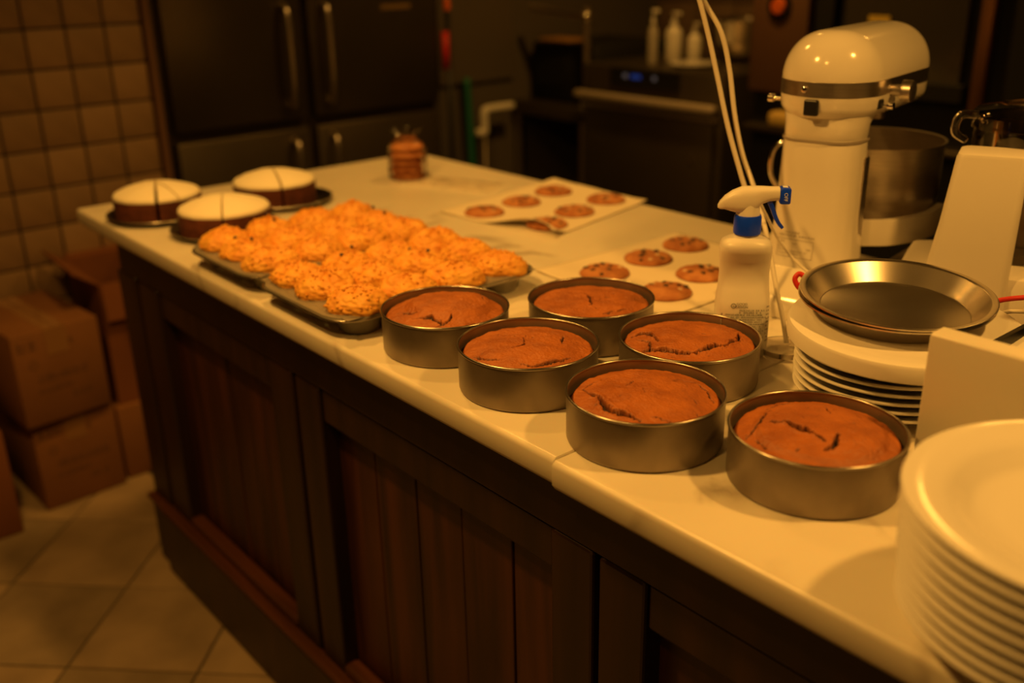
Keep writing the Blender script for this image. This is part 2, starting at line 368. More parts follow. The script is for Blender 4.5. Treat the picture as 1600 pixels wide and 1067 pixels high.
# ------------------------------------------------------------------ cake tins and cakes
TIN = [(-1.0367, .7448), (-.8599, .7401), (-.9293, .9162), (-.7401, .9007), (-.6659, .7410), (-.4900, .8005)]
TH = .0574
tm = MB(); R = .0863
tm.lathe([(0, .0), (R-.004, .0), (R-.001, .0012), (R, .004), (R, TH-.003), (R-.001, TH-.003), (R-.001, .004), (R-.003, .0022), (0, .0022)], 128)
tin_wall = tm.mesh('tin_wall', M['tin'], True, 50)
rm = MB(); rm.lathe([(R-.0002+.0017*math.cos(t), TH-.0015+.0017*math.sin(t)) for t in [2*pi*k/10 for k in range(10)]], 128, closed=True)
tin_rim = rm.mesh('rolled_rim', M['tinrim'], True)
tl = ['round grey aluminium cake tin touching the near muffin tray, leftmost of the six', 'grey aluminium cake tin in the front row, second from the left', 'grey aluminium cake tin in the back row, in front of the cookies',
      'grey aluminium cake tin standing right in front of the spray bottle', 'grey aluminium cake tin over the worktop joint at the front edge', 'largest-looking grey cake tin at the right end of the group, beside the near plate stack']
def vnoise(x, y, s, seed):
    x = x*s; y = y*s; xi = np.floor(x).astype(int); yi = np.floor(y).astype(int); fx = x-xi; fy = y-yi
    fx = fx*fx*(3-2*fx); fy = fy*fy*(3-2*fy)
    def h(a, b):
        v = np.sin(a*127.1+b*311.7+seed*74.7)*43758.5453; return v-np.floor(v)
    return (h(xi, yi)*(1-fx)+h(xi+1, yi)*fx)*(1-fy)+(h(xi, yi+1)*(1-fx)+h(xi+1, yi+1)*fx)*fy-.5
CR = [
 [(1.2, [(-30.6, -52.9), (-14.0, -50.0), (-2.7, -43.5)]), (2.4, [(5.6, -55.7), (21.6, -38.5), (39.5, -38.9), (48.9, -39.5), (40.2, -18.6)]), (1.5, [(43.7, -51.4), (48.9, -39.5)]), (0.8, [(64.1, -12.5), (66.8, 3.3)]), (1.2, [(2.8, 59.0), (18.5, 51.7), (30.8, 47.1)]), (0.8, [(-65.4, -19.4), (-64.1, -12.0)])],
 [(1.2, [(-23.0, 16.0), (-0.4, -8.3), (-2.0, -24.2)]), (2.0, [(-20.5, -67.3), (-3.6, -62.7), (12.2, -54.5)]), (1.2, [(1.9, -70.1), (19.9, -68.3)]), (2.8, [(38.5, -46.4), (52.3, -40.1), (56.8, -19.5), (63.4, -3.6), (62.4, 13.2)]), (1.5, [(3.8, 54.8), (22.7, 35.7)]), (0.8, [(-16.5, 53.3), (-0.4, 55.4)])],
 [(2.2, [(-31.3, 21.3), (-6.1, 4.4), (15.4, -14.7)]), (2.0, [(47.7, -20.7), (52.0, -4.6), (52.8, 13.5)]), (1.8, [(36.4, -60.6), (52.4, -49.1)]), (1.5, [(-21.2, -77.0), (-11.7, -78.3)]), (1.2, [(-10.3, 43.4), (0.3, 48.4)])],
 [(4.5, [(-12.0, -67.7), (1.0, -53.7), (22.0, -44.8), (39.0, -31.7)]), (4, [(38.1, -30.6), (39.8, -11.8), (47.2, 9.1)]), (3, [(47.2, 9.1), (44.3, 39.1), (25.8, 65.1)]), (3.5, [(-56.6, -44.4), (-54.0, -26.5), (-38.2, -26.9), (-15.9, -36.9)]), (2.5, [(-44.4, -45.0), (-24.4, -46.1), (-7.4, -60.6)])],
 [(3, [(-41.8, -41.6), (-23.2, -47.8)]), (5, [(-23.2, -47.8), (-1.3, -57.8), (14.6, -56.9), (29.1, -53.2)]), (2, [(29.1, -53.2), (39.9, -49.4)]), (1.6, [(40.8, -36.4), (55.7, -32.1), (67.1, -27.5)]), (1.2, [(-41.8, -41.6), (-59.6, -38.3), (-62.8, -13.9), (-58.6, 0.1)]), (1.2, [(-27.6, 10.3), (-23.7, -8.4)]), (1.8, [(3.3, 53.3), (17.4, 63.9), (37.9, 58.7), (59.2, 42.2)]), (1.4, [(43.4, 29.3), (53.4, 23.0)]), (1.2, [(65.4, 6.8), (73.9, 3.9)]), (1, [(-44.4, 30.0), (-38.4, 46.3)])],
 [(3, [(-36.1, -27.3), (-22.4, -21.5)]), (5, [(-22.4, -21.5), (-4.3, -24.1), (10.4, -22.6)]), (2, [(10.4, -22.6), (27.6, -25.1)]), (3, [(28.8, -5.9), (35.4, -23.6), (35.6, -37.2)]), (1.6, [(-63.9, 4.4), (-64.4, 24.8), (-54.9, 43.8), (-40.2, 51.3), (-29.6, 50.2)]), (1.8, [(-17.7, 42.7), (-3.8, 29.9)]), (1.6, [(-55.6, -2.9), (-45.5, -31.6), (-39.0, -62.2)]), (1.2, [(-29.9, -59.6), (-13.5, -66.9)]), (1.4, [(14.0, -57.6), (14.8, -53.2)]), (1.2, [(18.1, 61.8), (26.2, 54.9)])]]
ck_lab = ['brown baked cake in the leftmost tin, peaked in the middle, with a forked crack', 'domed brown cake in the second front tin, with a short crack at its centre', 'lowest brown cake, in the back row tin, with a single straight crack at its centre',
          'brown cake in front of the spray bottle, torn by a wide curved dark crack', 'brown cake in the tin over the worktop joint, with a ragged crack at left', 'glossy brown cake in the rightmost tin with one deep dash-shaped crack']
DOME = [.015, .010, .006, .012, .011, .013]
def cake_mesh(idx):
    nr, na = 110, 400; Rc = .0834
    r = np.linspace(0, 1, nr+1)[1:]; a = np.arange(na)*2*pi/na
    rr, aa = np.meshgrid(r, a, indexing='ij'); x = (rr*Rc*np.cos(aa)).ravel(); y = (rr*Rc*np.sin(aa)).ravel(); q = rr.ravel()
    x = np.r_[0, x]; y = np.r_[0, y]; q = np.r_[0, q]
    sd = idx*13+1
    z = DOME[idx]*(1-q**2.2)+.0018*np.clip(1-(1-q)*14, 0, 1)*-4*0
    z -= .010*np.clip((q-.93)/.07, 0, 1)**2
    z += .0045*vnoise(x, y, 26, sd)*(1-q**4)+.0016*vnoise(x, y, 90, sd+1)+.0010*vnoise(x, y, 240, sd+2)+.0005*vnoise(x, y, 620, sd+3)
    if idx == 0:   # the raised cap of the first cake
        d = np.hypot(x+.006, y-.012); z += .005*np.clip((.062-d)/.012, 0, 1)
    if idx == 5:
        d = np.hypot(x-.004, y+.0); z += .0025*np.clip((.066-d)/.006, 0, 1)
    crumb = np.zeros_like(x)  # mask for darker crumb and painted crack shade, follows the crack depth
    wob = .0045; wx = x+wob*vnoise(x, y, 110, sd+5)+.0024*vnoise(x, y, 330, sd+6)+.0013*vnoise(x, y, 800, sd+10); wy = y+wob*vnoise(x, y, 110, sd+7)+.0024*vnoise(x, y, 330, sd+8)+.0013*vnoise(x, y, 800, sd+11)
    for wd, pl in CR[idx]:
        best = np.full_like(x, 9.)
        n = len(pl)-1
        for k in range(n):
            ax, ay = pl[k][0]/1000, pl[k][1]/1000; bx, by = pl[k+1][0]/1000, pl[k+1][1]/1000
            L2 = (bx-ax)**2+(by-ay)**2; t = np.clip(((wx-ax)*(bx-ax)+(wy-ay)*(by-ay))/L2, 0, 1)
            d = np.hypot(wx-ax-t*(bx-ax), wy-ay-t*(by-ay)); g_ = (k+t)/n
            wloc = wd/1000*.85*(.45+.55*np.sin(np.clip(g_, .02, .98)*pi)); best = np.minimum(best, d/wloc)
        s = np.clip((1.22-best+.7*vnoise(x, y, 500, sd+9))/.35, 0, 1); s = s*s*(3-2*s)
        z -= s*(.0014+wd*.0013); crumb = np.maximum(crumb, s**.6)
        lip = np.exp(-((best-1.7)/.6)**2); z += lip*.0003*wd
    # fine crust wrinkles
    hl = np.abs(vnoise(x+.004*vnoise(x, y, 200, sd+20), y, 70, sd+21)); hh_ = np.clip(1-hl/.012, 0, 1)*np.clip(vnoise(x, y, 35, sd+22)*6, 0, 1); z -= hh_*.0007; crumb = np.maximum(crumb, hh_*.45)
    # small pock marks
    for _ in range(16):
        px, py = rng.uniform(-.07, .07, 2); rad = rng.uniform(.0007, .0018); d = np.hypot(wx-px, wy-py)/rad
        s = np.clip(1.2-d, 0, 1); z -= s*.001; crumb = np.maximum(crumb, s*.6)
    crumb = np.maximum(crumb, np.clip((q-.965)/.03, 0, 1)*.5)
    V = np.stack([x, y, z], 1).tolist(); N0 = len(V)
    F = [(0, 1+i, 1+(i+1) % na) for i in range(na)]
    for k in range(nr-1):
        b0 = 1+k*na
        F += [(b0+i, b0+na+i, b0+na+(i+1) % na, b0+(i+1) % na) for i in range(na)]
    b0 = 1+(nr-1)*na
    V += [(Rc*.998*math.cos(t), Rc*.998*math.sin(t), -.042) for t in a]
    F += [(b0+i, N0+i, N0+(i+1) % na, b0+(i+1) % na) for i in range(na)]; F.append(tuple(N0+i for i in range(na-1, -1, -1)))
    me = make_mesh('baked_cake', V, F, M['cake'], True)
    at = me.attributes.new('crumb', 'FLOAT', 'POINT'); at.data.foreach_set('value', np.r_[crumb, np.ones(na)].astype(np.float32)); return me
for i, (x, y) in enumerate(TIN):
    t = thing('cake_tin', tl[i], 'cake tin', (x, y, TOPZ+.0003), random.uniform(0, 6), 'cake tins along the worktop')
    link('tin_wall', tin_wall, t); link('rolled_rim', tin_rim, t)
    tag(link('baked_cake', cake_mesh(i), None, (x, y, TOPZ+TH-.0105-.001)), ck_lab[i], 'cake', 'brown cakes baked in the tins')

# ------------------------------------------------------------------ muffin trays
TZ = .033   # tray deck above worktop
def tray_meshes():
    W, Lh, rc = .2655/2, .356/2, .030
    cups = [(-.086+i*.086, -.1305+j*.087) for i in range(3) for j in range(4)]
    cr0 = .036
    # deck: grid with holes -> annular cells between cell squares and cup circles
    mb = MB(); n = 48
    def rrect(a, b, r, n_, z):
        out = []
        for k in range(n_):
            th = 2*pi*(k+.5)/n_; dx, dy = math.cos(th), math.sin(th); t = min(a/abs(dx) if dx else 9, b/abs(dy) if dy else 9)
            x, y = dx*t, dy*t
            ax, ay = abs(x), abs(y)
            if ax > a-r and ay > b-r:
                # project on the corner arc along the ray
                cx_, cy_ = a-r, b-r; A_ = 1; B_ = -(abs(dx)*cx_+abs(dy)*cy_); C_ = cx_*cx_+cy_*cy_-r*r; t = -B_+math.sqrt(max(B_*B_-C_, 0)); x, y = dx*t, dy*t
            out.append((x, y, z))
        return out
    cell = [(-.046, .046, -.0435, .0435)]
    for cx_, cy_ in cups:
        sq = []
        for k in range(n):
            th = 2*pi*k/n; dx, dy = math.cos(th), math.sin(th); t = min(.043/max(abs(dx), 1e-9), .0435/max(abs(dy), 1e-9)); sq.append((cx_+dx*t, cy_+dy*t, 0))
        rings = [sq, [(cx_+cr0*math.cos(2*pi*k/n), cy_+cr0*math.sin(2*pi*k/n), 0) for k in range(n)],
                 [(cx_+(cr0-.002)*math.cos(2*pi*k/n), cy_+(cr0-.002)*math.sin(2*pi*k/n), -.002) for k in range(n)],
                 [(cx_+.028*math.cos(2*pi*k/n), cy_+.028*math.sin(2*pi*k/n), -.031) for k in range(n)],
                 [(cx_+.025*math.cos(2*pi*k/n), cy_+.025*math.sin(2*pi*k/n), -.0325) for k in range(n)]]
        mb.loft(rings, False); mb.add(rings[-1], [tuple(range(n))])
    # border frame
    nn = 96; a0, b0 = .129, .174
    inner = []
    for k in range(nn):
        th = 2*pi*(k+.5)/nn; dx, dy = math.cos(th), math.sin(th); t = min(a0/abs(dx), b0/abs(dy)); inner.append((dx*t, dy*t, 0))
    a1, b1 = .1310, .186
    outer = rrect(a1, b1, .052, nn, 0)
    # where the rounded corner cuts into the cell grid keep the outside of the two
    for k in range(nn):
        if math.hypot(*outer[k][:2]) < math.hypot(*inner[k][:2])+.002: inner[k] = (outer[k][0]*.985, outer[k][1]*.985, 0)
    ring2 = [(x*1.005, y*1.005, -.004) for x, y, z in outer]; ring3 = [(x*1.012, y*1.010, -.0052) for x, y, z in outer]; ring4 = [(x*1.020, y*1.016, -.0045) for x, y, z in outer]
    mb.loft([inner, outer, ring2, ring3, ring4], False)
    deck = mb.mesh('tray_deck', M['tray'], True, 40)
    rb = MB(); rb.tube([Vector((x*1.020, y*1.016, -.0035)) for x, y, z in outer]+[Vector((outer[0][0]*1.020, outer[0][1]*1.016, -.0035))], .0016, 8)
    return deck, rb.mesh('rolled_edge', M['tinrim'], True), cups
deck, redge, cups = tray_meshes()
tA = thing('muffin_tray', 'grey twelve-cup muffin tray nearer the cake tins', 'baking tray', (-1.262, .822, TOPZ+TZ), 0, 'muffin trays')
link('tray_deck', deck, tA); link('rolled_edge', redge, tA)
tB = thing('muffin_tray', 'grey twelve-cup muffin tray between the frosted cakes and the nearer muffin tray', 'baking tray', (-1.532, .826, TOPZ+TZ), 0, 'muffin trays')
link('tray_deck', deck, tB); link('rolled_edge', redge, tB)
def muffin_mesh(seed):
    r_ = np.random.default_rng(seed); n = 5
    # spherical dome grid
    nr, na = 34, 100; V = []
    Rm = .0455
    cent = r_.normal(size=(420, 3)); cent[:, 2] = np.abs(cent[:, 2])*.9; cent /= np.linalg.norm(cent, axis=1)[:, None]
    rad = r_.uniform(.05, .12, 420)
    vv = [];
    for k in range(nr+1):
        ph = (k/nr)*(pi*.56)
        for i in range(na): th = 2*pi*i/na; vv.append((math.sin(ph)*math.cos(th), math.sin(ph)*math.sin(th), math.cos(ph)))
    vv = np.array(vv)
    bump = np.zeros(len(vv))
    for c, rd in zip(cent, rad):
        d = np.linalg.norm(vv-c, axis=1); bump = np.maximum(bump, np.sqrt(np.clip(rd*rd-d*d, 0, None))*(.52))
    lobe = 1+.05*np.sin(2*np.arctan2(vv[:, 1], vv[:, 0])+r_.uniform(0, 6))+.045*np.sin(5*np.arctan2(vv[:, 1], vv[:, 0])+r_.uniform(0, 6))
    big = vnoise(vv[:, 0], vv[:, 1]+vv[:, 2]*.5, 2.2, seed)*.34
    sc = (lobe*(1+big*.5)+bump-.04)
    P = vv*np.array([Rm, Rm, .027])*sc[:, None]
    P[:, 2] += .002
    N0 = len(P); V = P.tolist(); F = []
    for k in range(nr):
        for i in range(na):
            j = (i+1) % na; F.append((k*na+i, (k+1)*na+i, (k+1)*na+j, k*na+j) if k else (i, na+i, na+j))
    # underside down into the cup
    rings = [(.034, .0005), (.0325, -.004), (.0265, -.029), (0.001, -.0305)]
    base = N0-na
    prev = [base+i for i in range(na)]
    for rr_, z in rings:
        cur = list(range(len(V), len(V)+na)); V += [(rr_*math.cos(2*pi*i/na), rr_*math.sin(2*pi*i/na), z) for i in range(na)]
        F += [(prev[i], cur[i], cur[(i+1) % na], prev[(i+1) % na]) for i in range(na)]; prev = cur
    F.append(tuple(prev[::-1]))
    return make_mesh('muffin_body', V, F, M['crumb'], True)
def crumb_mesh(seed, body):
    r_ = np.random.default_rng(seed+90); mb = MB(); vs = [v for v in body.vertices if v.co.z > .003]
    for _ in range(90):
        v = vs[int(r_.integers(len(vs)))]; s = r_.uniform(.0016, .0036); c = v.co+v.normal*s*.25
        V = [c+Vector(q)*s*r_.uniform(.7, 1.15) for q in ((1, .2, 0), (-1, 0, .2), (0, 1, -.2), (.2, -1, 0), (.1, .1, 1), (0, 0, -1))]
        mb.add(V, [(0, 2, 4), (2, 1, 4), (1, 3, 4), (3, 0, 4), (2, 0, 5), (1, 2, 5), (3, 1, 5), (0, 3, 5)])
    return mb.mesh('crumbs', M['crumb'], True)
mv = [muffin_mesh(s) for s in range(5)]; cv = [crumb_mesh(s, mv[s]) for s in range(5)]
bm_ = MB(); bm_.lathe([(0, -.003), (.0028, -.0018), (.0032, 0), (.0024, .002), (0, .003)], 12); berry = bm_.mesh('blueberry', M['berry'], True)
colw = ['left', 'middle', 'right']; roww = ['front', 'second', 'third', 'back']
pr = ['proto']
for ti, (tr, tn) in enumerate(((tA, 'nearer'), (tB, 'farther'))):
    for ci in range(12):
        cx_, cy_ = cups[ci]; i, j = divmod(ci, 4); s = (ci*3+ti*2) % 5
        if (i, j) == (2, 0): extra = ', ' + ('beside a cake tin' if ti == 0 else 'by the nearer tray')
        else: extra = ''
        m = thing('crumb_muffin', f'golden crumb-topped muffin, {colw[i]} column, {roww[j]} row of the {tn} tray'+extra, 'muffin', (tr.location.x+cx_, tr.location.y+cy_, TOPZ+TZ+.0012), random.uniform(0, 6.28), 'crumb muffins in the trays')
        link('muffin_body', mv[s], m)
        c = link('crumbs', cv[s], m); c['kind'] = 'stuff'
        sc = random.uniform(.93, 1.0); m.scale = (sc, sc, random.uniform(.92, 1.12))
        if ci in ((1, 4, 7) if ti else (1, 6)):
            link('blueberry', berry, m, (.012, -.012, .033)); link('blueberry', berry, m, (-.02, .01, .030))

# ------------------------------------------------------------------ frosted cakes on dark pans
cen = [(-2.035, .742), (-1.822, .790), (-1.965, .990)]
off = [(-.004, .0), (.0, .0), (-.014, -.010)]
pl_lab = ['dark round metal pan under the frosted cake at the far left corner', 'dark round metal pan under the frosted cake nearest the muffins', 'dark round metal pan under the rear frosted cake, showing most at its right']
cl_lab = ['frosted cake at the left end corner of the worktop, with two wide dark cuts', 'frosted cake nearest the muffin trays with one thin cut down the middle', 'rear frosted cake farthest from the front edge, split by one dark cut']
pmb = MB(); pmb.lathe([(0, .0), (.084, .0), (.088, .001), (.098, .010), (.105, .0115), (.1065, .0105), (.105, .0098), (.098, .0085), (.089, -.0002+.0), (.085, -.001), (0, -.001)][::-1], 96)
pan_me = pmb.mesh('pan_body', M['dpan'], True, 60)
prm = MB(); prm.lathe([(.1060+.0011*math.cos(t), .0108+.0011*math.sin(t)) for t in [2*pi*k/8 for k in range(8)]], 96, closed=True); prim = prm.mesh('pan_rim', M['pan'], True)
CUTS = [[(-22, .007), (8, .0045), (158, .003), (100, .001), (-75, .001), (210, .001)], [(-27, .0035), (157, .0035), (60, .0006), (240, .0006)], [(-17, .006), (160, .005), (75, .001), (255, .001)]]
def wedge(a0, a1, g0, g1, r0, z0, z1, n=26, dome=0, edge=.0):
    """slice between two angles, with the flat sides set back by the width of the cut"""
    c = ((g0+g1)/2+.0004)/max(math.sin(min((a1-a0)/2, pi/2)), .25); am = (a0+a1)/2
    tip = (c*math.cos(am), c*math.sin(am)); V = []; F = []
    rs = [(0, 0), (.25, 0), (.5, 0), (.75, 0), (.9, 0), (.97, 0), (1, -edge)]
    def pt(f, k):
        t = a0+(a1-a0)*k/n; d0 = math.asin(min(g0/r0, .5)); d1 = math.asin(min(g1/r0, .5)); t = a0+d0+(a1-a0-d0-d1)*k/n
        return tip[0]+(r0*math.cos(t)-tip[0])*f, tip[1]+(r0*math.sin(t)-tip[1])*f
    top = []
    for f, e in rs:
        row = []
        for k in range(n+1):
            x, y = pt(f, k); q = math.hypot(x, y)/r0; zz = z1+dome*(1-q*q)+e
            row.append(len(V)); V.append((x, y, zz+.0012*noise.noise(Vector((x*40, y*40, z1*50)))))
        top.append(row)
    for a, b in zip(top[:-1], top[1:]):
        for k in range(n): F.append((a[k], b[k], b[k+1], a[k+1]))
    botr = []
    for k in range(n+1): x, y = pt(1, k); botr.append(len(V)); V.append((x*.985, y*.985, z0))
    bt = len(V); V.append((*tip, z0))
    o_ = top[-1]
    for k in range(n): F.append((o_[k], botr[k], botr[k+1], o_[k+1])); F.append((bt, botr[k+1], botr[k]))
    F.append(tuple([r[0] for r in top]+[botr[0], bt])[::-1]); F.append(tuple([r[-1] for r in top]+[botr[-1], bt]))
    return V, F
for i in range(3):
    x, y = cen[i]
    p = thing('serving_pan', pl_lab[i], 'pan', (x, y, TOPZ+.0012), 0, 'dark pans under the frosted cakes'); link('pan_body', pan_me, p); link('pan_rim', prim, p)
    c = thing('frosted_cake', cl_lab[i], 'cake', (x+off[i][0], y+off[i][1], TOPZ+.002), 0, 'dark cakes with cream frosting')
    cuts = sorted([(math.radians(a % 360), g_) for a, g_ in CUTS[i]])
    for k in range(len(cuts)):
        a0, g0 = cuts[k]; a1, g1 = cuts[(k+1) % len(cuts)]
        if a1 <= a0: a1 += 2*pi
        V, F = wedge(a0, a1, g0/2, g1/2, .0885, 0, .043, dome=.008)
        s = link('cake_slice', make_mesh('cake_slice', V, F, M['slice'], True, 50), c)
        V, F = wedge(a0, a1, g0/2, g1/2, .0875, .041, .049, dome=.022, edge=.003)
        link('frosting', make_mesh('frosting', V, F, M['frost'], True, 50), s)

# ------------------------------------------------------------------ parchment and cookies
def sheet(name, label, corners, curl=None):
    n, m = 40, 40; V = []; F = []
    A, B, C, D = [Vector((x, y)) for x, y in corners]
    for i in range(n+1):
        for j in range(m+1):
            u, v = i/n, j/m; p = (A*(1-u)+B*u)*(1-v)+(D*(1-u)+C*u)*v
            z = .0007+.0008*(1+noise.noise(Vector((p.x*22, p.y*22, .3))))
            ed = max(0, 1-min(u, 1-u)*8)+max(0, 1-min(v, 1-v)*8); z += .0012*ed*(1+noise.noise(Vector((p.x*14, p.y*14, 4))))
            dx = dy = 0
            if curl:
                d = curl(u, v); z += d[0]; dx, dy = d[1], d[2]
            V.append((p.x+dx, p.y+dy, TOPZ+z))
    for i in range(n):
        for j in range(m): a = i*(m+1)+j; F.append((a, a+m+1, a+m+2, a+1))
    o = link(name, make_mesh(name, V, F, M['paper'], True)); md = o.modifiers.new('thickness', 'SOLIDIFY'); md.thickness = .0003; md.offset = 0
    return tag(o, label, 'baking paper', 'sheets of parchment under the cookies')
def curlA(u, v):
    # the front edge near the right corner is bent back over the nearest cookie
    t = max(0, 1-v/.16)*math.exp(-((u-.80)/.20)**2)
    if t <= 0: return (0, 0, 0)
    return (.020*math.sin(t*1.6), 0, .028*t)
sheet('parchment_sheet', 'curled parchment sheet at the far edge of the worktop, beyond the muffins', [(-1.650, 1.180), (-1.335, 1.205), (-1.410, 1.555), (-1.715, 1.565)], curlA)
sheet('parchment_sheet', 'parchment sheet between the cake tins and the spray bottle', [(-1.205, 1.055), (-.90, 1.035), (-.905, 1.40), (-1.195, 1.405)])
CKS = [(-1.572, 1.240), (-1.586, 1.353), (-1.612, 1.468), (-1.475, 1.495), (-1.446, 1.376), (-1.411, 1.268), (-1.128, 1.349), (-1.117, 1.239), (-1.112, 1.127), (-.998, 1.236), (-.976, 1.125), (-.985, 1.345)]
CKL = ['chocolate chip cookie at the left corner of the far parchment', 'chocolate chip cookie in the middle of the left row on the far parchment', 'chocolate chip cookie nearest the far worktop edge, left row of the far parchment', 'chocolate chip cookie nearest the right corner of the far parchment',
       'chocolate chip cookie in the middle of the right row on the far parchment', 'chocolate chip cookie half covered by the curled front of the far parchment', 'chocolate chip cookie at the back left of the near parchment', 'chocolate chip cookie in the middle of the left row on the near parchment',
       'chocolate chip cookie at the front left of the near parchment, behind a cake tin', 'chocolate chip cookie touching the outline of the spray bottle on the near parchment', 'chocolate chip cookie at the front right of the near parchment, beside the back tin rim', 'chocolate chip cookie hidden behind the spray bottle on the near parchment']
def cookie_mesh(seed, R=.0415, H=.011):
    n = 56; prof = [(0, H), (.3, H*.98), (.55, H*.92), (.75, H*.80), (.88, H*.62), (.96, H*.40), (1.0, H*.2), (.985, .0), (0, 0)]
    V = []; F = []; idx = []
    for r, z in prof:
        if r == 0: idx.append([len(V)]*n); V.append((0, 0, z+(.001*noise.noise(Vector((seed, 0, 0))) if z else 0)))
        else:
            idx.append(list(range(len(V), len(V)+n)))
            for i in range(n):
                th = 2*pi*i/n; w_ = 1+.035*noise.noise(Vector((math.cos(th)*1.5, math.sin(th)*1.5, seed)))
                x, y = r*R*w_*math.cos(th), r*R*w_*math.sin(th); V.append((x, y, z+(.0022*noise.noise(Vector((x*90, y*90, seed))) if z > .003 else 0)))
    for A, B in zip(idx[:-1], idx[1:]):
        for i in range(n):
            j = (i+1) % n; u = []
            for t in (A[i], B[i], B[j], A[j]):
                if t not in u: u.append(t)
            if len(u) > 2: F.append(u)
    return make_mesh('cookie_body', V, F, M['cookie'], True)
def chip_mesh(seed):
    r_ = random.Random(seed); mb = MB(); n = 9
    rings = []
    for f, z in ((1, -.001), (.95, .0008), (.6, .0019), (.2, .0023)):
        rings.append([(f*.0058*(1+.25*math.sin(2*i+seed))*math.cos(2*pi*i/n), f*.0046*(1+.2*math.cos(3*i+seed))*math.sin(2*pi*i/n), z) for i in range(n)])
    mb.loft(rings); return mb.mesh('chocolate_chip', M['chip'], True)
cm = [cookie_mesh(s*3.1) for s in range(4)]; cpm = [chip_mesh(s) for s in range(3)]
nm = MB(); nm.lathe([(.0045, -.001), (.0045, .001), (.003, .0022), (0, .0026)], 10); nutm = nm.mesh('pale_chip', M['nut'], True)
for i, (x, y) in enumerate(CKS):
    c = thing('cookie', CKL[i], 'cookie', (x, y, TOPZ+.0024), random.uniform(0, 6), 'chocolate chip cookies on the parchment')
    link('cookie_body', cm[i % 4], c)
    placed = []
    for k in range(60):
        if len(placed) >= 10: break
        a, r_ = random.uniform(0, 6.28), .034*math.sqrt(random.random())*.95
        px, py = r_*math.cos(a), r_*math.sin(a)
        if any(math.hypot(px-q[0], py-q[1]) < .0095 for q in placed): continue
        placed.append((px, py)); z = .0105-.0040*(r_/.034)**3
        if len(placed) in (3, 7): link('pale_chip', nutm, c, (px, py, z), (0, 0, a))
        else: link('chocolate_chip', random.choice(cpm), c, (px, py, z), (0, 0, a))

# ------------------------------------------------------------------ wrapped cookies
ccx, ccy = -1.985, 1.335
cs = [cookie_mesh(20+s, .040, .015) for s in range(2)]
wl_ = ['bottom', 'second', 'third', 'fourth', 'topmost']
for k in range(5):
    c = tag(link('wrapped_cookie', cs[k % 2], None, (ccx+random.uniform(-.003, .003), ccy+random.uniform(-.003, .003), TOPZ+.002+k*.0165), (0, 0, k*1.3)), f'{wl_[k]} cookie of the short stack wrapped in clear film', 'cookie', 'cookies stacked in clear film')
fmb = MB(); rings = []
for k in range(15):
    z = [.0008, .004, .015, .026, .036, .046, .056, .066, .076, .086, .092, .098, .104, .110, .116][k]; rr = [.043, .046, .047, .0465, .047, .0465, .047, .0465, .045, .036, .024, .018, .022, .030, .036][k]
    rings.append([(rr*(1+(.02+.016*(k > 9)*6)*math.sin(7*t+k*.7))*math.cos(t), rr*(1+(.02+.016*(k > 9)*6)*math.sin(9*t+k))*math.sin(t), z) for t in [2*pi*i/64 for i in range(64)]])
fmb.loft(rings, False); fmb.add(rings[0], [tuple(range(63, -1, -1))])
tag(fmb.obj('cellophane_wrap', M['film'], None, (ccx, ccy, TOPZ), smooth=True), 'crinkled clear film wrapped round the short cookie stack', 'wrapping')
# crumpled clear film lying beside
V = []; F = []; n = 30
for i in range(n+1):
    for j in range(n+1):
        x, y = (i/n-.5)*.24, (j/n-.5)*.10
        z = .0012+.012*abs(noise.noise(Vector((x*24, y*24, 2))))+.006*abs(noise.noise(Vector((x*70, y*70, 5)))); V.append((x*(1+.2*noise.noise(Vector((y*12, 0, 1)))), y*(1+.3*noise.noise(Vector((x*12, 3, 1)))), z))
for i in range(n):
    for j in range(n): a = i*(n+1)+j; F.append((a, a+n+1, a+n+2, a+1))
tag(link('plastic_film', make_mesh('plastic_film', V, F, M['film'], True), None, (-1.84, 1.36, TOPZ), (0, 0, .35)), 'crumpled clear plastic film lying beside the wrapped cookies', 'plastic film')

# ------------------------------------------------------------------ spray bottle
SB = (-.753, 1.020); SA = YAW     # the trigger points to image right, along (cos, sin) of the yaw
sb = thing('spray_bottle', 'white spray bottle with blue collar and trigger behind the cake tins', 'spray bottle', (SB[0], SB[1], TOPZ), SA-.12)
secs = [(z, a*.94, b*.94, e) for z, a, b, e in [(0, .033, .024, 3.5), (.003, .0365, .027, 4), (.02, .0372, .0278, 4), (.062, .0372, .0278, 4), (.078, .0362, .027, 3.6), (.092, .0350, .0190, 2.6), (.110, .0340, .0160, 2.4), (.128, .0350, .0190, 2.6), (.140, .0350, .025, 3.2), (.148, .0348, .0265, 3.0), (.153, .0325, .0255, 2.8), (.157, .026, .0215, 2.4), (.1595, .0175, .0165, 2.0), (.162, .0150, .0150, 2), (.166, .0155, .0155, 2)]]
MB().loft([sell(a, b, e, 64, z, .0) for z, a, b, e in secs]).obj('bottle_body', M['plastic'], sb, smooth=True, angle=60)
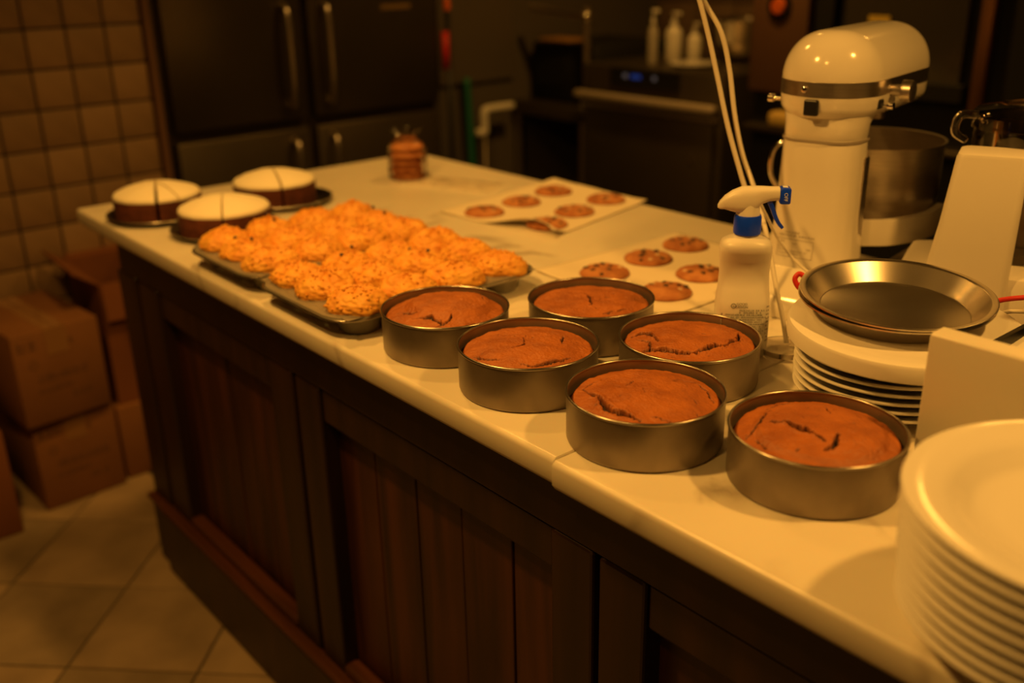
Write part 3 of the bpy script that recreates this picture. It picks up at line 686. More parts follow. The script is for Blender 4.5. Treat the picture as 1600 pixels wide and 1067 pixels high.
# recessed grip on the face towards the viewer
MB().lathe([(.0152, .162), (.0172, .163), (.0176, .166), (.0172, .184), (.016, .187), (0, .187)], 48).obj('collar', M['blue'], sb, smooth=True, angle=40)
hd = MB()
prof = [(-.0385, .1975, .002, .0022), (-.036, .1990, .0055, .0050), (-.030, .2025, .0090, .0085), (-.021, .2045, .0115, .0130), (-.009, .2055, .0135, .0170), (.006, .2070, .0130, .0160), (.016, .2120, .0110, .0110), (.024, .2135, .0098, .0090), (.034, .2140, .0090, .0085), (.0365, .2140, .0090, .0085)]
rings = []
for x, zc, hw, hh in prof:
    rings.append([(x, p[0], zc+p[1]) for p in [(q[0], q[1]) for q in sell(hw, hh, 3, 28)]])
hd.loft(rings); hd.lathe([(.0150, .186), (.0145, .192), (.0125, .204)], 32)
hd.obj('trigger_head', M['plastic'], sb, smooth=True, angle=50)
MB().box((.0435, 0, .2120), (.0135, .0195, .0205), .0022).obj('nozzle', M['blue'], sb, smooth=True, angle=35)
tg = MB(); P = spline([(.026, 0, .2025), (.030, 0, .194), (.0335, 0, .185), (.0385, 0, .176), (.0435, 0, .1700)], 5)
rg_ = []
for k, p in enumerate(P):
    d = (P[min(k+1, len(P)-1)]-P[max(k-1, 0)]).normalized(); nx = Vector((-d.z, 0, d.x)); wy = .0065-.002*k/len(P); tt = .0032-.0012*k/len(P)
    rg_.append([tuple(p+nx*tt*a+Vector((0, wy*b, 0))) for a, b in ((1, .7), (.6, 1), (-.6, 1), (-1, .7), (-1, -.7), (-.6, -1), (.6, -1), (1, -.7))])
tg.loft(rg_); tg.obj('trigger', M['blue'], sb, smooth=True, angle=50)
V, F = text_mesh('OFF', .0062)
link('printed_word', make_mesh('printed_word', [(.0435+y, -.00995, .2115-x) for x, y, z in V], F, M['whiteink']), sb)
MB().box((.0435, -.0, .2226), (.006, .008, .0004)).obj('printed_mark', M['whiteink'], sb)
# print on the curved front (local -y side)
def surf(u, z, lift=.0003, a=.0350, b=.0262, e=4):
    y = -b*(max(1-abs(u/a)**e, 0))**(1/e); return (u, y-lift, z)
pm = MB()
def put(V, F, u0, z0):
    pm.add([surf(u0+x, z0+y) for x, y, *_ in V], F)
for txt, zz in (('GOOD', .0750), ('DESIGN', .0710)):
    V, F = text_mesh(txt, .0044); put(V, F, -.003, zz)
ring = MB().lathe([(.0034, 0), (.0026, 0)], 20); put(ring.V, ring.F, -.0135, .0725)
V, F = text_mesh('G', .0042); put(V, F, -.0135, .0725)
def glyphs(u0, u1, z, h, dens=.8, mb=pm, fn=surf, r_=random.Random(3)):
    u = u0
    while u < u1-h*.5:
        wd = h*r_.uniform(.5, .9)
        if r_.random() < dens:
            t = h*.16
            mb.add([fn(u, z), fn(u+wd, z), fn(u+wd, z+t), fn(u, z+t)], [(0, 1, 2, 3)])
            if r_.random() < .8: mb.add([fn(u, z+h*.5), fn(u+wd, z+h*.5), fn(u+wd, z+h*.5+t), fn(u, z+h*.5+t)], [(0, 1, 2, 3)])
            x_ = u+wd*r_.choice((0, .4, .75)); mb.add([fn(x_, z), fn(x_+t, z), fn(x_+t, z+h), fn(x_, z+h)], [(0, 1, 2, 3)])
        u += wd+h*.22
for k in range(17):
    z = .0655-k*.0031; glyphs(-.029 if k > 1 else -.006, .024 if k % 3 else .0275, z, .0019 if k > 2 else .0024, .9 if k > 2 else .8)
for k in range(10): glyphs(.0288, .0325, .070-k*.0052, .0024, .8)
o = pm.obj('printed_label', M['ink'], sb); o['kind'] = 'stuff'

# ------------------------------------------------------------------ stand mixer
mx = thing('stand_mixer', 'tall white bowl-lift stand mixer with steel band behind the spray bottle', 'stand mixer', (-.815, 1.275, TOPZ), math.radians(11))
def rrx(a, b, r, z, cx=0, cy=0, n=8):
    out = []
    for sx, sy, a0 in ((1, 1, 0), (-1, 1, 90), (-1, -1, 180), (1, -1, 270)):
        for k in range(n+1): th = math.radians(a0+90*k/n); out.append((cx+sx*(a-r)+r*math.cos(th), cy+sy*(b-r)+r*math.sin(th), z))
    return out
bs = MB()
bs.loft([rrx(.082, .052, .02, 0, 0, -.065), rrx(.085, .055, .025, .006, 0, -.065), rrx(.085, .055, .025, .022, 0, -.063), rrx(.078, .050, .03, .038, 0, -.055), rrx(.066, .050, .03, .052, 0, -.035), rrx(.062, .052, .035, .062, 0, -.02)])
for s in (-1, 1): bs.loft([rrx(.026, .17, .02, 0, s*.085, .085), rrx(.028, .172, .02, .006, s*.085, .085), rrx(.028, .172, .02, .022, s*.085, .085), rrx(.020, .165, .018, .034, s*.083, .085)])
bs.obj('base', M['enamel'], mx, smooth=True, angle=40)
col = MB()
col.loft([rrx(.068, .060, .04, .03, 0, -.01), rrx(.063, .056, .04, .07, 0, -.005), rrx(.059, .052, .04, .13), rrx(.0575, .050, .04, .2), rrx(.0565, .048, .04, .244), rrx(.0560, .047, .04, .248), rrx(.0565, .0475, .04, .249), rrx(.0575, .049, .042, .267, 0, .002), rrx(.061, .054, .045, .280, 0, .008)], True)
col.obj('column', M['enamel'], mx, smooth=True, angle=45)
MB().loft([rrx(.0585, .0495, .042, .2435), rrx(.0588, .0498, .042, .2455), rrx(.0585, .0495, .042, .2475)], False).obj('column_seam', M['inkgrey'], mx, smooth=True)
# motor head: a stadium-shaped section running forward, rounded at the back and the front
def headring(z, shrink, zfrontdrop=0):
    hw = .0715-shrink; yb = -.062+shrink*.9; yf = .238-shrink*.75; n = 20; out = []
    cyb = yb+hw*1.0; rf = hw*.72; cyf = yf-rf*1.0
    for k in range(n+1):
        th = math.radians(180+180*k/n); out.append((hw*math.cos(th), cyb+hw*math.sin(th), z))
    for k in range(n+1):
        th = math.radians(0+180*k/n); ca, sa = math.cos(th), math.sin(th); e = .7
        out.append((hw*math.copysign(abs(ca)**e, ca)*(1 if True else 1), cyf+rf*abs(sa)**e, z))
    return out
def headset(prof): return [headring(z, s) for z, s in prof]
HB = .290
lower = [(HB-.013, .030), (HB-.012, .012), (HB-.004, .0035), (HB+.002, .001), (HB+.018, .0)]
h1 = MB(); h1.loft(headset(lower)); h1.obj('head_underside', M['enamel'], mx, smooth=True, angle=40)
band = MB(); band.loft(headset([(HB+.0175, .0005), (HB+.018, -.0008), (HB+.038, -.0005), (HB+.0385, .001)])); bo = band.obj('steel_band', M['ss'], mx, smooth=True, angle=40)
up_ = []
for k in range(17):
    t = k/16*pi/2; zz = HB+.038+.068*math.sin(t)**1.0; up_.append((zz, .0665*(1-math.cos(t)**.78)+.0005))
up_.insert(1, (HB+.055, .0012))
up_ = sorted([(HB+.038, .0003)]+[(HB+.038+.066*math.sin(k/18*pi/2), .068*(1-math.cos(k/18*pi/2)**.85)) for k in range(1, 18)])
rings = []
for z, s in up_:
    rings.append(headring(z+0, s))
h2 = MB(); h2.loft(rings); h2.obj('motor_head', M['enamel'], mx, smooth=True, angle=50)
MB().box((.0, -.0625, HB+.004), (.020, .008, .022), .002).obj('clip', M['black'], mx)
MB().box((.064, .008, HB+.006), (.018, .018, .014), .003).obj('clip', M['black'], mx)
def sideknob(x0, x1, r, y, z, name, m): 
    a = MB(); a.lathe([(0, 0), (r*.5, .0), (r*.55, abs(x1-x0)*.5), (r, abs(x1-x0)*.55), (r, abs(x1-x0)*.95), (r*.85, abs(x1-x0)), (0, abs(x1-x0))], 28, Matrix.Translation((x0, y, z)) @ Matrix.Rotation(pi/2*(1 if x1 > x0 else -1), 4, 'Y')); return a.obj(name, m, mx, smooth=True, angle=40)
sideknob(-.069, -.088, .006, -.01, HB+.006, 'speed_lever', M['chrome'])
sideknob(.070, .088, .0055, .012, HB+.004, 'lock_lever', M['chrome'])
sideknob(.068, .102, .0150, .045, HB+.021, 'attachment_knob', M['ss'])
MB().tube([(.01, .22, HB+.03), (.01, .245, HB+.03)], .017, 24).obj('attachment_hub', M['ss'], mx, smooth=True, angle=40)
sc_ = MB(); sc_.lathe([(.0045, 0), (.0045, .001), (.003, .002), (0, .002)], 16, Matrix.Translation((-.012, -.0626, HB+.028)) @ Matrix.Rotation(pi/2, 4, 'X')); sc_.obj('screw', M['chrome'], mx, smooth=True, angle=40)
ar = MB(); pts = []
for k in range(13):
    th = math.radians(200+(340-200)*k/12); pts.append((.098*math.cos(th), .205+.098*math.sin(th), .085))
# yoke arms that hold the bowl
for s in (-1, 1):
    P = spline([(s*.05, .045, .10), (s*.085, .075, .10), (s*.112, .14, .10), (s*.113, .215, .10)], 5)
    rgs = []
    for p in P: rgs.append([(p.x+a*.007, p.y, p.z+b*.020) for a, b in ((1, .8), (.8, 1), (-.8, 1), (-1, .8), (-1, -.8), (-.8, -1), (.8, -1), (1, -.8))])
    ar.loft(rgs)
ar.obj('bowl_yoke', M['enamel'], mx, smooth=True, angle=45)
MB().loft([rrx(.040, .012, .008, .07, 0, .052), rrx(.040, .012, .008, .165, 0, .050)]).obj('lift_carriage', M['enamel'], mx, smooth=True, angle=40)
MB().box((.0585, .012, .16), (.004, .018, .12), .0015).obj('side_rail', M['ss'], mx)
sh = MB(); sh.tube([(0, .205, HB-.01), (0, .205, HB-.045)], .012, 20); sh.obj('beater_shaft', M['ss'], mx, smooth=True, angle=40)
# rating plate printed on the back of the column
rp = MB()
def cs_(u, z, a=.0585, b=.0505):
    hw = .0585-.04; x = u; dx = max(abs(x)-hw, 0); bf = .061-(z-.07)*.15; dx = max(abs(x)-(.061-.04), 0); y = -(bf-.04)-math.sqrt(max(.04**2-dx*dx, 0)); return (x, y-.0009, z)
for k, (u0, u1, z) in enumerate([(-.026, -.002, .1115), (-.035, .020, .107)]): glyphs(u0, u1, z, .003, .9, rp, cs_)
def frame(u0, u1, z0, z1, t=.0006):
    for a, b, c, d in ((u0, u1, z0, z0+t), (u0, u1, z1-t, z1), (u0, u0+t, z0, z1), (u1-t, u1, z0, z1)):
        N = 8
        for q in range(N): x0_, x1_ = a+(b-a)*q/N, a+(b-a)*(q+1)/N; rp.add([cs_(x0_, c), cs_(x1_, c), cs_(x1_, d), cs_(x0_, d)], [(0, 1, 2, 3)])
frame(-.036, .020, .077, .103)
for z, a, b in ((.098, -.034, -.024), (.094, -.034, -.026), (.090, -.034, -.022), (.086, -.034, -.025), (.081, -.034, .0), (.096, -.012, -.004), (.085, -.015, .010), (.090, .010, .016)): glyphs(a, b, z, .0025, .9, rp, cs_)
o = rp.obj('rating_print', M['inkgrey'], mx); o['kind'] = 'stuff'

bw = thing('mixing_bowl', 'brushed steel mixing bowl held in the white yoke of the stand mixer', 'bowl', (mx.location.x-.195*math.sin(math.radians(11))+.0, mx.location.y+.20*math.cos(math.radians(11)), TOPZ+.062), math.radians(11))
bb = MB(); bb.lathe([(0, .002), (.05, .002), (.052, 0), (.06, .0), (.062, .004), (.075, .012), (.094, .03), (.1035, .06), (.106, .10), (.1065, .148), (.1095, .151), (.1095, .153), (.1055, .152), (.104, .10), (.101, .062), (.092, .033), (.074, .016), (0, .006)], 96)
bb.obj('bowl_wall', M['ss'], bw, smooth=True, angle=50)
P = spline([(-.104, -.035, .135), (-.128, -.045, .142), (-.146, -.052, .125), (-.147, -.052, .085), (-.125, -.045, .055), (-.100, -.035, .05)], 8)
MB().tube(P, .0042, 12).obj('bowl_handle', M['chrome'], bw, smooth=True)

# ------------------------------------------------------------------ food processor
fp = thing('food_processor', 'ivory food processor with a tapered tower and clear bowl, right of the mixer', 'food processor', (-.588, 1.300, TOPZ), math.radians(22))
b_ = MB(); b_.loft([rrx(.105, .085, .02, .004, .010, .045), rrx(.108, .088, .022, .01, .010, .045), rrx(.104, .084, .022, .080, .010, .045), rrx(.098, .079, .02, .092, .010, .045), rrx(.090, .071, .02, .095, .010, .045)])
b_.obj('motor_base', M['cream'], fp, smooth=True, angle=40)
t_ = MB(); t_.loft([rrx(.056, .048, .012, .0035, -.008, -.005), rrx(.0525, .046, .012, .08, -.0055, -.005), rrx(.047, .040, .011, .16, .001, -.003), rrx(.043, .034, .010, .246, .006, 0), rrx(.0415, .0325, .010, .250, .006, 0), rrx(.038, .029, .010, .2515, .006, 0)])
t_.obj('tower', M['cream'], fp, smooth=True, angle=35)
MB().lathe([(.080, .102), (.083, .106), (.085, .27), (.087, .272), (.083, .273), (.081, .108), (.0, .106)], 64, Matrix.Translation((.055, .105, 0))).obj('clear_bowl', M['clear'], fp, smooth=True, angle=40)
MB().lathe([(.089, .268), (.090, .285), (.084, .292), (.05, .300), (.048, .300), (.082, .288), (.087, .27)], 64, Matrix.Translation((.055, .105, 0))).obj('bowl_lid', M['clear'], fp, smooth=True, angle=40)
MB().lathe([(.034, .295), (.035, .345), (.0365, .346), (.033, .347), (.032, .296)], 48, Matrix.Translation((.085, .105, 0))).obj('feed_tube', M['clear'], fp, smooth=True, angle=40)
MB().tube(spline([(-.02, .075, .285), (-.045, .07, .284), (-.050, .07, .262), (-.035, .075, .250)], 6), .006, 14).obj('lid_latch', M['clear'], fp, smooth=True)
MB().lathe([(.012, .104), (.012, .24), (.008, .262), (0, .264)], 24, Matrix.Translation((.055, .105, 0))).obj('blade_spindle', M['cream'], fp, smooth=True, angle=40)

# ------------------------------------------------------------------ middle plate stack, white disc, pie pans
PX, PY = -.543, 1.026
def plate_me(R, h, foot, name, n=96):
    mb = MB(); mb.lathe([(0, .004), (foot, .004), (foot, 0), (foot+.004, 0), (foot+.006, .004), (R*.80, h*.45), (R*.97, h-.0035), (R-.0008, h-.003), (R, h-.0015), (R-.0008, h-.0002), (R-.003, h), (R*.93, h-.0025), (R*.78, h*.55), (foot+.004, .0075), (0, .0075)], n)
    return mb.mesh(name, M['china'], True, 45)
pme = plate_me(.1076, .021, .064, 'plate')
wn = ['lowest', 'second', 'third', 'fourth', 'fifth', 'sixth', 'seventh', 'eighth']
for k in range(6):
    tag(link('dinner_plate', pme, None, (PX+random.uniform(-.001, .001), PY+random.uniform(-.001, .001), TOPZ+.0002+k*.0098)), ('uppermost' if k == 5 else wn[k]+' from the bottom')+' white plate in the stack under the pie pans', 'plate', 'white plates under the pie pans')
dz0 = TOPZ+5*.0098+.0215
def tilt(o, ang, axis_az):
    o.rotation_mode = 'QUATERNION'; a = Vector((math.cos(axis_az), math.sin(axis_az), 0)); from mathutils import Quaternion; o.rotation_quaternion = Quaternion(a, ang)
dm = MB(); dm.lathe([(0, .006), (.102, .006), (.103, .0), (.128, 0), (.1305, .002), (.131, .017), (.129, .0205), (.126, .0212), (.110, .0195), (.107, .0185), (0, .0185)], 128)
dk = tag(dm.obj('round_lid', M['disc'], None, (PX+.006, PY+.012, dz0+.0040), smooth=True, angle=35), 'thick matt white round lid between the plate stack and the pie pans', 'lid'); tilt(dk, math.radians(1.8), YAW)
ppm = MB(); Rp = .110
ppm.lathe([(0, 0), (Rp*.76, 0), (Rp*.785, .0014), (Rp*.93, .0215), (Rp*.945, .0225), (Rp-.001, .0228), (Rp, .0222), (Rp, .0240), (Rp-.002, .0242), (Rp*.94, .0236), (Rp*.925, .0226), (Rp*.775, .0022), (Rp*.755, .0010), (0, .0010)], 128)
ppme = ppm.mesh('pie_pan', M['pan'], True, 50)
for k, (dx, dy, dz, tl_, lab) in enumerate([(-.017, .026, .0232, 2.2, 'lower of two nested steel pie pans, only its rim line showing'), (-.017, .028, .0292, 4.0, 'shiny steel pie pan on top of the white round lid, upper of two')]):
    p = tag(link('pie_pan', ppme, None, (PX+dx, PY+dy, dz0+dz)), lab, 'pie pan', 'nested pie pans'); tilt(p, math.radians(tl_), YAW)

# ------------------------------------------------------------------ near stack of deep white plates
NX, NY = -.2025, .7275
def deep_me(R=.1430, h=.030, foot=.070):
    mb = MB(); mb.lathe([(0, .003), (foot, .003), (foot, 0), (foot+.005, 0), (foot+.006, .004), (R*.62, .007), (R*.72, .0170), (R*.80, .0205), (R*.93, h-.0052), (R-.003, h-.0036), (R-.0006, h-.0028), (R, h-.0018), (R-.0008, h-.0003), (R-.004, h), (R*.80, h-.0035), (R*.72, .0225), (R*.66, .0135), (R*.60, .0105), (foot, .0085), (0, .0085)], 144)
    return mb.mesh('deep_plate', M['china'], True, 45)
dme = deep_me(); bottommost = -.0
for k in range(9):
    s = 1-.017*(8-k)
    o = tag(link('deep_plate', dme, None, (NX-.0012*(8-k)+random.uniform(-.0008, .0008), NY-.001*(8-k), TOPZ+.0003+k*.0116)), ('topmost' if k == 8 else wn[k]+' from the bottom')+' large white deep plate in the near right stack', 'plate', 'large white deep plates in the near stack'); o.scale = (s, s, 1)

# ------------------------------------------------------------------ marble upstand, black tray, clear container
up = slab(-.430, .45, .884, .912, 0, .152, .004).obj('marble_upstand', M['marble'], None, (0, 0, TOPZ+.0002), smooth=True, angle=35)
tag(up, 'upright marble slab standing on the worktop behind the near plate stack', 'marble slab')
bt_ = MB(); bt_.loft([rrx(.15, .055, .008, 0), rrx(.155, .06, .008, .10), rrx(.157, .062, .008, .104), rrx(.151, .056, .008, .104), rrx(.146, .051, .008, .006)]); 
tag(bt_.obj('black_box', M['black'], None, (-.275, 1.058, TOPZ+.0003), (0, 0, 0), smooth=True, angle=35), 'open black plastic box behind the upright marble slab', 'box')
cc = MB(); cc.loft([rrx(.07, .05, .006, .0), rrx(.074, .054, .006, .20), rrx(.077, .057, .006, .202), rrx(.077, .057, .006, .206), rrx(.0715, .0515, .006, .206), rrx(.067, .047, .006, .003)])
tag(cc.obj('clear_container', M['clear'], None, (-.345, 1.195, TOPZ+.0003), (0, 0, 0), smooth=True, angle=35), 'tall clear plastic container at the right edge, beyond the black box', 'container')

# ------------------------------------------------------------------ cables and ties
def cable(name, pts, r, m, label, n=8):
    return tag(MB().tube(spline(pts, n), r, 10).obj(name, m, None, smooth=True), label, 'cable')

cable('hanging_cable', [(-.955, 1.09, 1.75), (-.945, 1.099, 1.45), (-.9408, 1.1032, 1.3458), (-.9264, 1.1135, 1.2968), (-.9124, 1.1209, 1.2469), (-.8984, 1.1258, 1.1963), (-.8777, 1.1299, 1.128), (-.8546, 1.1334, 1.0679), (-.8404, 1.1345, 1.0336), (-.829, 1.13, .988), (-.815, 1.12, .93), (-.80, 1.11, .8655)], .0034, M['cord'], 'left one of two thick ivory cables hanging in front of the mixer')
cable('hanging_cable', [(-.957, 1.10, 1.75), (-.947, 1.11, 1.45), (-.9427, 1.1147, 1.3456), (-.9281, 1.125, 1.2963), (-.906, 1.138, 1.2545), (-.8926, 1.1443, 1.2038), (-.8793, 1.1446, 1.1438), (-.8629, 1.1459, 1.0921), (-.8432, 1.1496, 1.049), (-.826, 1.146, 1.017), (-.80, 1.125, .9986), (-.786, 1.118, .975), (-.7547, 1.0966, .9304), (-.734, 1.086, .8974), (-.72, 1.08, .8645)], .0034, M['cord'], 'right one of two thick ivory cables hanging in front of the mixer')
cable('thin_cable', [(-.835, 1.125, 1.075), (-.805, 1.1027, 1.0537), (-.80, 1.135, 1.005), (-.8121+.005, 1.165, .9776), (-.7772, 1.165, .952), (-.7461, 1.165, .9356), (-.7276, 1.165, .9259), (-.700, 1.18, .900), (-.67, 1.20, .8625)], .0021, M['cord'], 'thin ivory cable slanting from the spray head to the pie pans')
cable('red_tie', [(-.668, 1.052, .945), (-.678, 1.047, .955), (-.6865, 1.044, .9609), (-.6914, 1.043, .9699), (-.6891, 1.047, .9763), (-.6837, 1.049, .9745), (-.6818, 1.048, .9665), (-.685, 1.044, .9632)], .0033, M['red'], 'curled red rubber tie between the spray bottle and the white lid')
cable('red_cable', [(-.57, 1.21, .864), (-.545, 1.20, .915), (-.5176, 1.2, .9372), (-.5037, 1.2, .9508), (-.4745, 1.2, .9623), (-.448, 1.215, .966), (-.435, 1.26, .96), (-.42, 1.29, .92), (-.41, 1.30, .864)], .0032, M['red'], 'red cable behind the pie pans at the right edge')
cable('white_cable', [(-.54, 1.19, .864), (-.515, 1.185, .915), (-.490, 1.185, .942), (-.465, 1.188, .950), (-.447, 1.20, .952), (-.440, 1.235, .94), (-.44, 1.27, .90), (-.44, 1.28, .863)], .0026, M['cord'], 'ivory cable running below the red cable at the right edge')
tag(MB().tube(spline([(-.385, 1.10+.095, .99), (-.40, 1.19, .95), (-.385, 1.19, .905), (-.345, 1.19, .895), (-.31, 1.19, .92), (-.30, 1.2, .98), (-.325, 1.2, 1.03), (-.36, 1.2, 1.03), (-.385, 1.195, .99)], 8), .0018, 8).obj('wire_loop', M['chrome'], smooth=True), 'bent steel wire loop standing in the clear container', 'wire whisk')
lid = MB(); lid.lathe([(.03, .0), (.034, .001), (.036, .010), (.034, .012), (.032, .004), (.0, .003)], 48)
tag(lid.obj('clear_cup_lid', M['film'], None, (-.705, 1.055, TOPZ+.0003), smooth=True), 'small clear plastic lid on the worktop between the spray bottle and plates', 'lid')

# ------------------------------------------------------------------ cardboard boxes
def carton(name, label, c, d, rz=0, flaps=False, m=M['card'], marks=True):
    t = thing(name, label, 'box', c, rz, 'cardboard boxes by the tiled wall'); w_, l_, h = d   # w along x, l along y
    b = MB(); th = .005
    if not flaps:
        b.box((0, 0, h/2), (w_, l_, h), .004); b.obj('carton_body', m, t, smooth=True, angle=35)
        MB().box((0, 0, h+.0004), (w_+.001, .055, .0006)).obj('packing_tape', M['tape'], t)
        MB().box((w_/2+.0006, 0, h-.035), (.0006, .055, .07)).obj('packing_tape', M['tape'], t)
        MB().box((0, 0, h+.0011), (w_*.98, .0022, .0006)).obj('flap_joint', M['cardprint'], t)
    else:
        for c2, d2 in (((-w_/2+th/2, 0, h/2), (th, l_, h)), ((w_/2-th/2, 0, h/2), (th, l_, h)), ((0, -l_/2+th/2, h/2), (w_-2*th, th, h)), ((0, l_/2-th/2, h/2), (w_-2*th, th, h)), ((0, 0, th/2), (w_-2*th, l_-2*th, th))): b.box(c2, d2)
        b.obj('carton_body', m, t)
        for s, ang in ((-1, 34), (1, 62)):
            fm = MB(); fm.box((0, s*l_*.22, 0), (w_*.98, l_*.44, th)); fm.obj('flap', m, t, (0, s*l_/2, h+.003), (math.radians(-s*-ang+180*0), 0, 0))
        fm = MB(); fm.box((.05, 0, 0), (.10, l_*.95, th)); fm.obj('flap', m, t, (w_/2+.002, 0, h), (0, math.radians(82), 0))
        fm = MB(); fm.box((-.05, 0, 0), (.10, l_*.95, th)); fm.obj('flap', m, t, (-w_/2, 0, h+.002), (0, math.radians(8), 0))
    if marks:
        g1 = MB(); X = w_/2+.0008; r_ = random.Random(int(l_*1000))
        fn = lambda u, z: (X, u, z)
        for (u0, u1, z, hh) in ((-l_*.44, -l_*.16, h*.82, .026), (l_*.0, l_*.22, h*.80, .016), (-l_*.28, l_*.34, h*.46, .02), (-l_*.30, l_*.1, h*.34, .014), (l_*.08, l_*.36, h*.22, .018)): glyphs(u0, u1, z, hh, .95, g1, fn, r_)
        r2_ = MB().lathe([(.011, 0), (.008, 0)], 20); g1.add([fn(-l_*.30+x, h*.66+y) for x, y, z in r2_.V], r2_.F)
        o = g1.obj('carton_print', M['cardprint'], t); o['kind'] = 'stuff'
    return t
carton('cardboard_box', 'taped cardboard box at the bottom of the two-box pile against the tiled wall', (-2.735, .617, .001), (.33, .215, .25), math.radians(3))
carton('cardboard_box', 'taped cardboard box on top of the two-box pile, its shiny tape facing up', (-2.715, .600, .2525), (.33, .222, .25), math.radians(6))
carton('cardboard_box', 'low cardboard box on the floor beneath the open box, beside the cabinet end', (-2.765, .845, .001), (.34, .20, .215), math.radians(0), marks=False)
cC = carton('open_cardboard_box', 'open cardboard box with raised flaps, stacked next to the cabinet end', (-2.765, .850, .2175), (.30, .165, .345), math.radians(-2), flaps=True, m=M['card2'], marks=False)
MB().box((.1512, .03, .30), (.0008, .05, .028)).obj('red_print', M['redprint'], cC); MB().box((.1512, .03, .085), (.0008, .07, .06)).obj('red_print', M['redprint'], cC)
carton('reddish_cardboard_box', 'reddish cardboard box cut off by the left edge, nearest the viewer', (-2.66, .335, .001), (.32, .21, .285), 0, m=M['card2'], marks=False)

# ------------------------------------------------------------------ fridge
fr = thing('upright_fridge', 'large dark steel four-door fridge against the rear left wall', 'fridge', (-3.3, 1.672, 0))
FX = .31
MB().box((-.03, 0, 1.0), (.60, 1.04, 1.86), .006).obj('fridge_body', M['ssd'], fr)
MB().box((-.03, 0, .035), (.56, 1.0, .07)).obj('kick_plate', M['black'], fr)
for y0, y1, hs in ((-.50, -.035, 1), (-.015, .50, -1)):
    for z0, z1, up2 in ((.09, .832, False), (.862, 1.89, True)):
        d = MB(); d.box((FX-.022, (y0+y1)/2, (z0+z1)/2), (.045, y1-y0-.006, z1-z0), .008); dd = d.obj('door', M['ssd'], fr, smooth=True, angle=35)
        hy = y1-.07 if hs > 0 else y0+.055
        hz0, hz1 = (.90, 1.22) if up2 else (.50, .80)
        P = spline([(FX, hy, hz0), (FX+.034, hy, hz0+.025), (FX+.042, hy, (hz0+hz1)/2), (FX+.034, hy, hz1-.025), (FX, hy, hz1)], 8)
        MB().tube(P, .011, 12).obj('handle', M['ss'], dd, smooth=True)
MB().box((FX+.0025, .325, 1.195), (.002, .12, .016)).obj('fridge_badge', mat('brass_plate', (.45, .30, .12), .4, .6), fr)
# mop standing between the fridge and the rear wall
mp = thing('floor_mop', 'black pole with a red sleeve and yellow tip standing beside the fridge', 'mop', (-2.99, 2.213, 0))
MB().tube([(0, 0, .06), (-.01, .01, 1.17)], .010, 12).obj('pole', M['black'], mp, smooth=True)
MB().tube([(.0, -.012, .97), (-.002, -.008, 1.10)], .014, 12).obj('sleeve', M['red'], mp, smooth=True)
MB().lathe([(0, 0), (.012, .0), (.013, .03), (.006, .045), (0, .045)], 16).obj('tip', M['orange'], mp, (-.0105, .0105, 1.172), smooth=True, angle=40)
MB().box((0, 0, .03), (.06, .07, .06), .012).obj('mop_head', M['green'], mp)

# ------------------------------------------------------------------ rear kitchen
ps = MB(); ps.box((0, 0, 0), (.012, .36, .55), .004)
tag(ps.obj('steel_splash_panel', mat('dull_panel', (.20, .17, .14), .4, .5), None, (-3.1, 2.43, 1.17)), 'dull steel panel on the wall right of the fridge and mop', 'panel')
# white waste pipe with a green hose
pp = thing('waste_pipe', 'white bent pipe low on the rear wall beside a green hose', 'pipe', (-3.03, 2.43, 0))
MB().tube(spline([(0, -.065, .715), (0, -.03, .715), (0, -.028, .74), (0, -.026, .79), (0, .0, .80), (0, .115, .80)], 6), .016, 14).obj('bent_pipe', M['plastic'], pp, smooth=True)
MB().tube([(0, -.028, .0), (0, -.028, .70)], .012, 12).obj('down_pipe', M['ssd'], pp, smooth=True)
tag(MB().tube(spline([(-3.07, 2.355, .92), (-3.065, 2.36, .70), (-3.065, 2.37, .40), (-3.06, 2.38, .0)], 8), .014, 10).obj('green_hose', M['green'], smooth=True), 'dark green hose running down behind the white bent pipe', 'hose')
# dark sink table
sk = thing('sink_table', 'dark open steel table with a bright front leg, left of the dishwasher', 'table', (-2.90, 2.95, 0))
MB().box((0, 0, .79), (.40, .68, .04), .006).obj('table_top', M['ssd'], sk)
MB().box((0, -.345, .775), (.40, .012, .03), .003).obj('front_lip', M['ssd'], sk)
for sx in (-.185, .185):
    for sy in (-.325, .32): MB().tube([(sx, sy, 0), (sx, sy, .77)], .014, 14).obj('leg', M['copper'] if False else M['ss'], sk, smooth=True, angle=40)
MB().box((0, 0, .25), (.36, .62, .02), .004).obj('shelf', M['ssd'], sk)
# black appliance on the table
bx = thing('black_cabinet_box', 'black box-shaped appliance standing on the dark steel table', 'appliance', (-2.895, 2.90, .8105))
MB().box((0, 0, .11), (.36, .42, .22), .01).obj('appliance_body', M['void'], bx, smooth=True, angle=40)
MB().box((-.08, -.2115, .12), (.16, .004, .12), .001).obj('front_panel', M['black'], bx)
tag(MB().box((0, 0, 0), (.16, .11, .012), .004).obj('wooden_board', mat('amber_wood', (.42, .22, .05), .5), None, (-2.97, 2.76, 1.0375)), 'small amber wooden board lying on the black appliance', 'board')
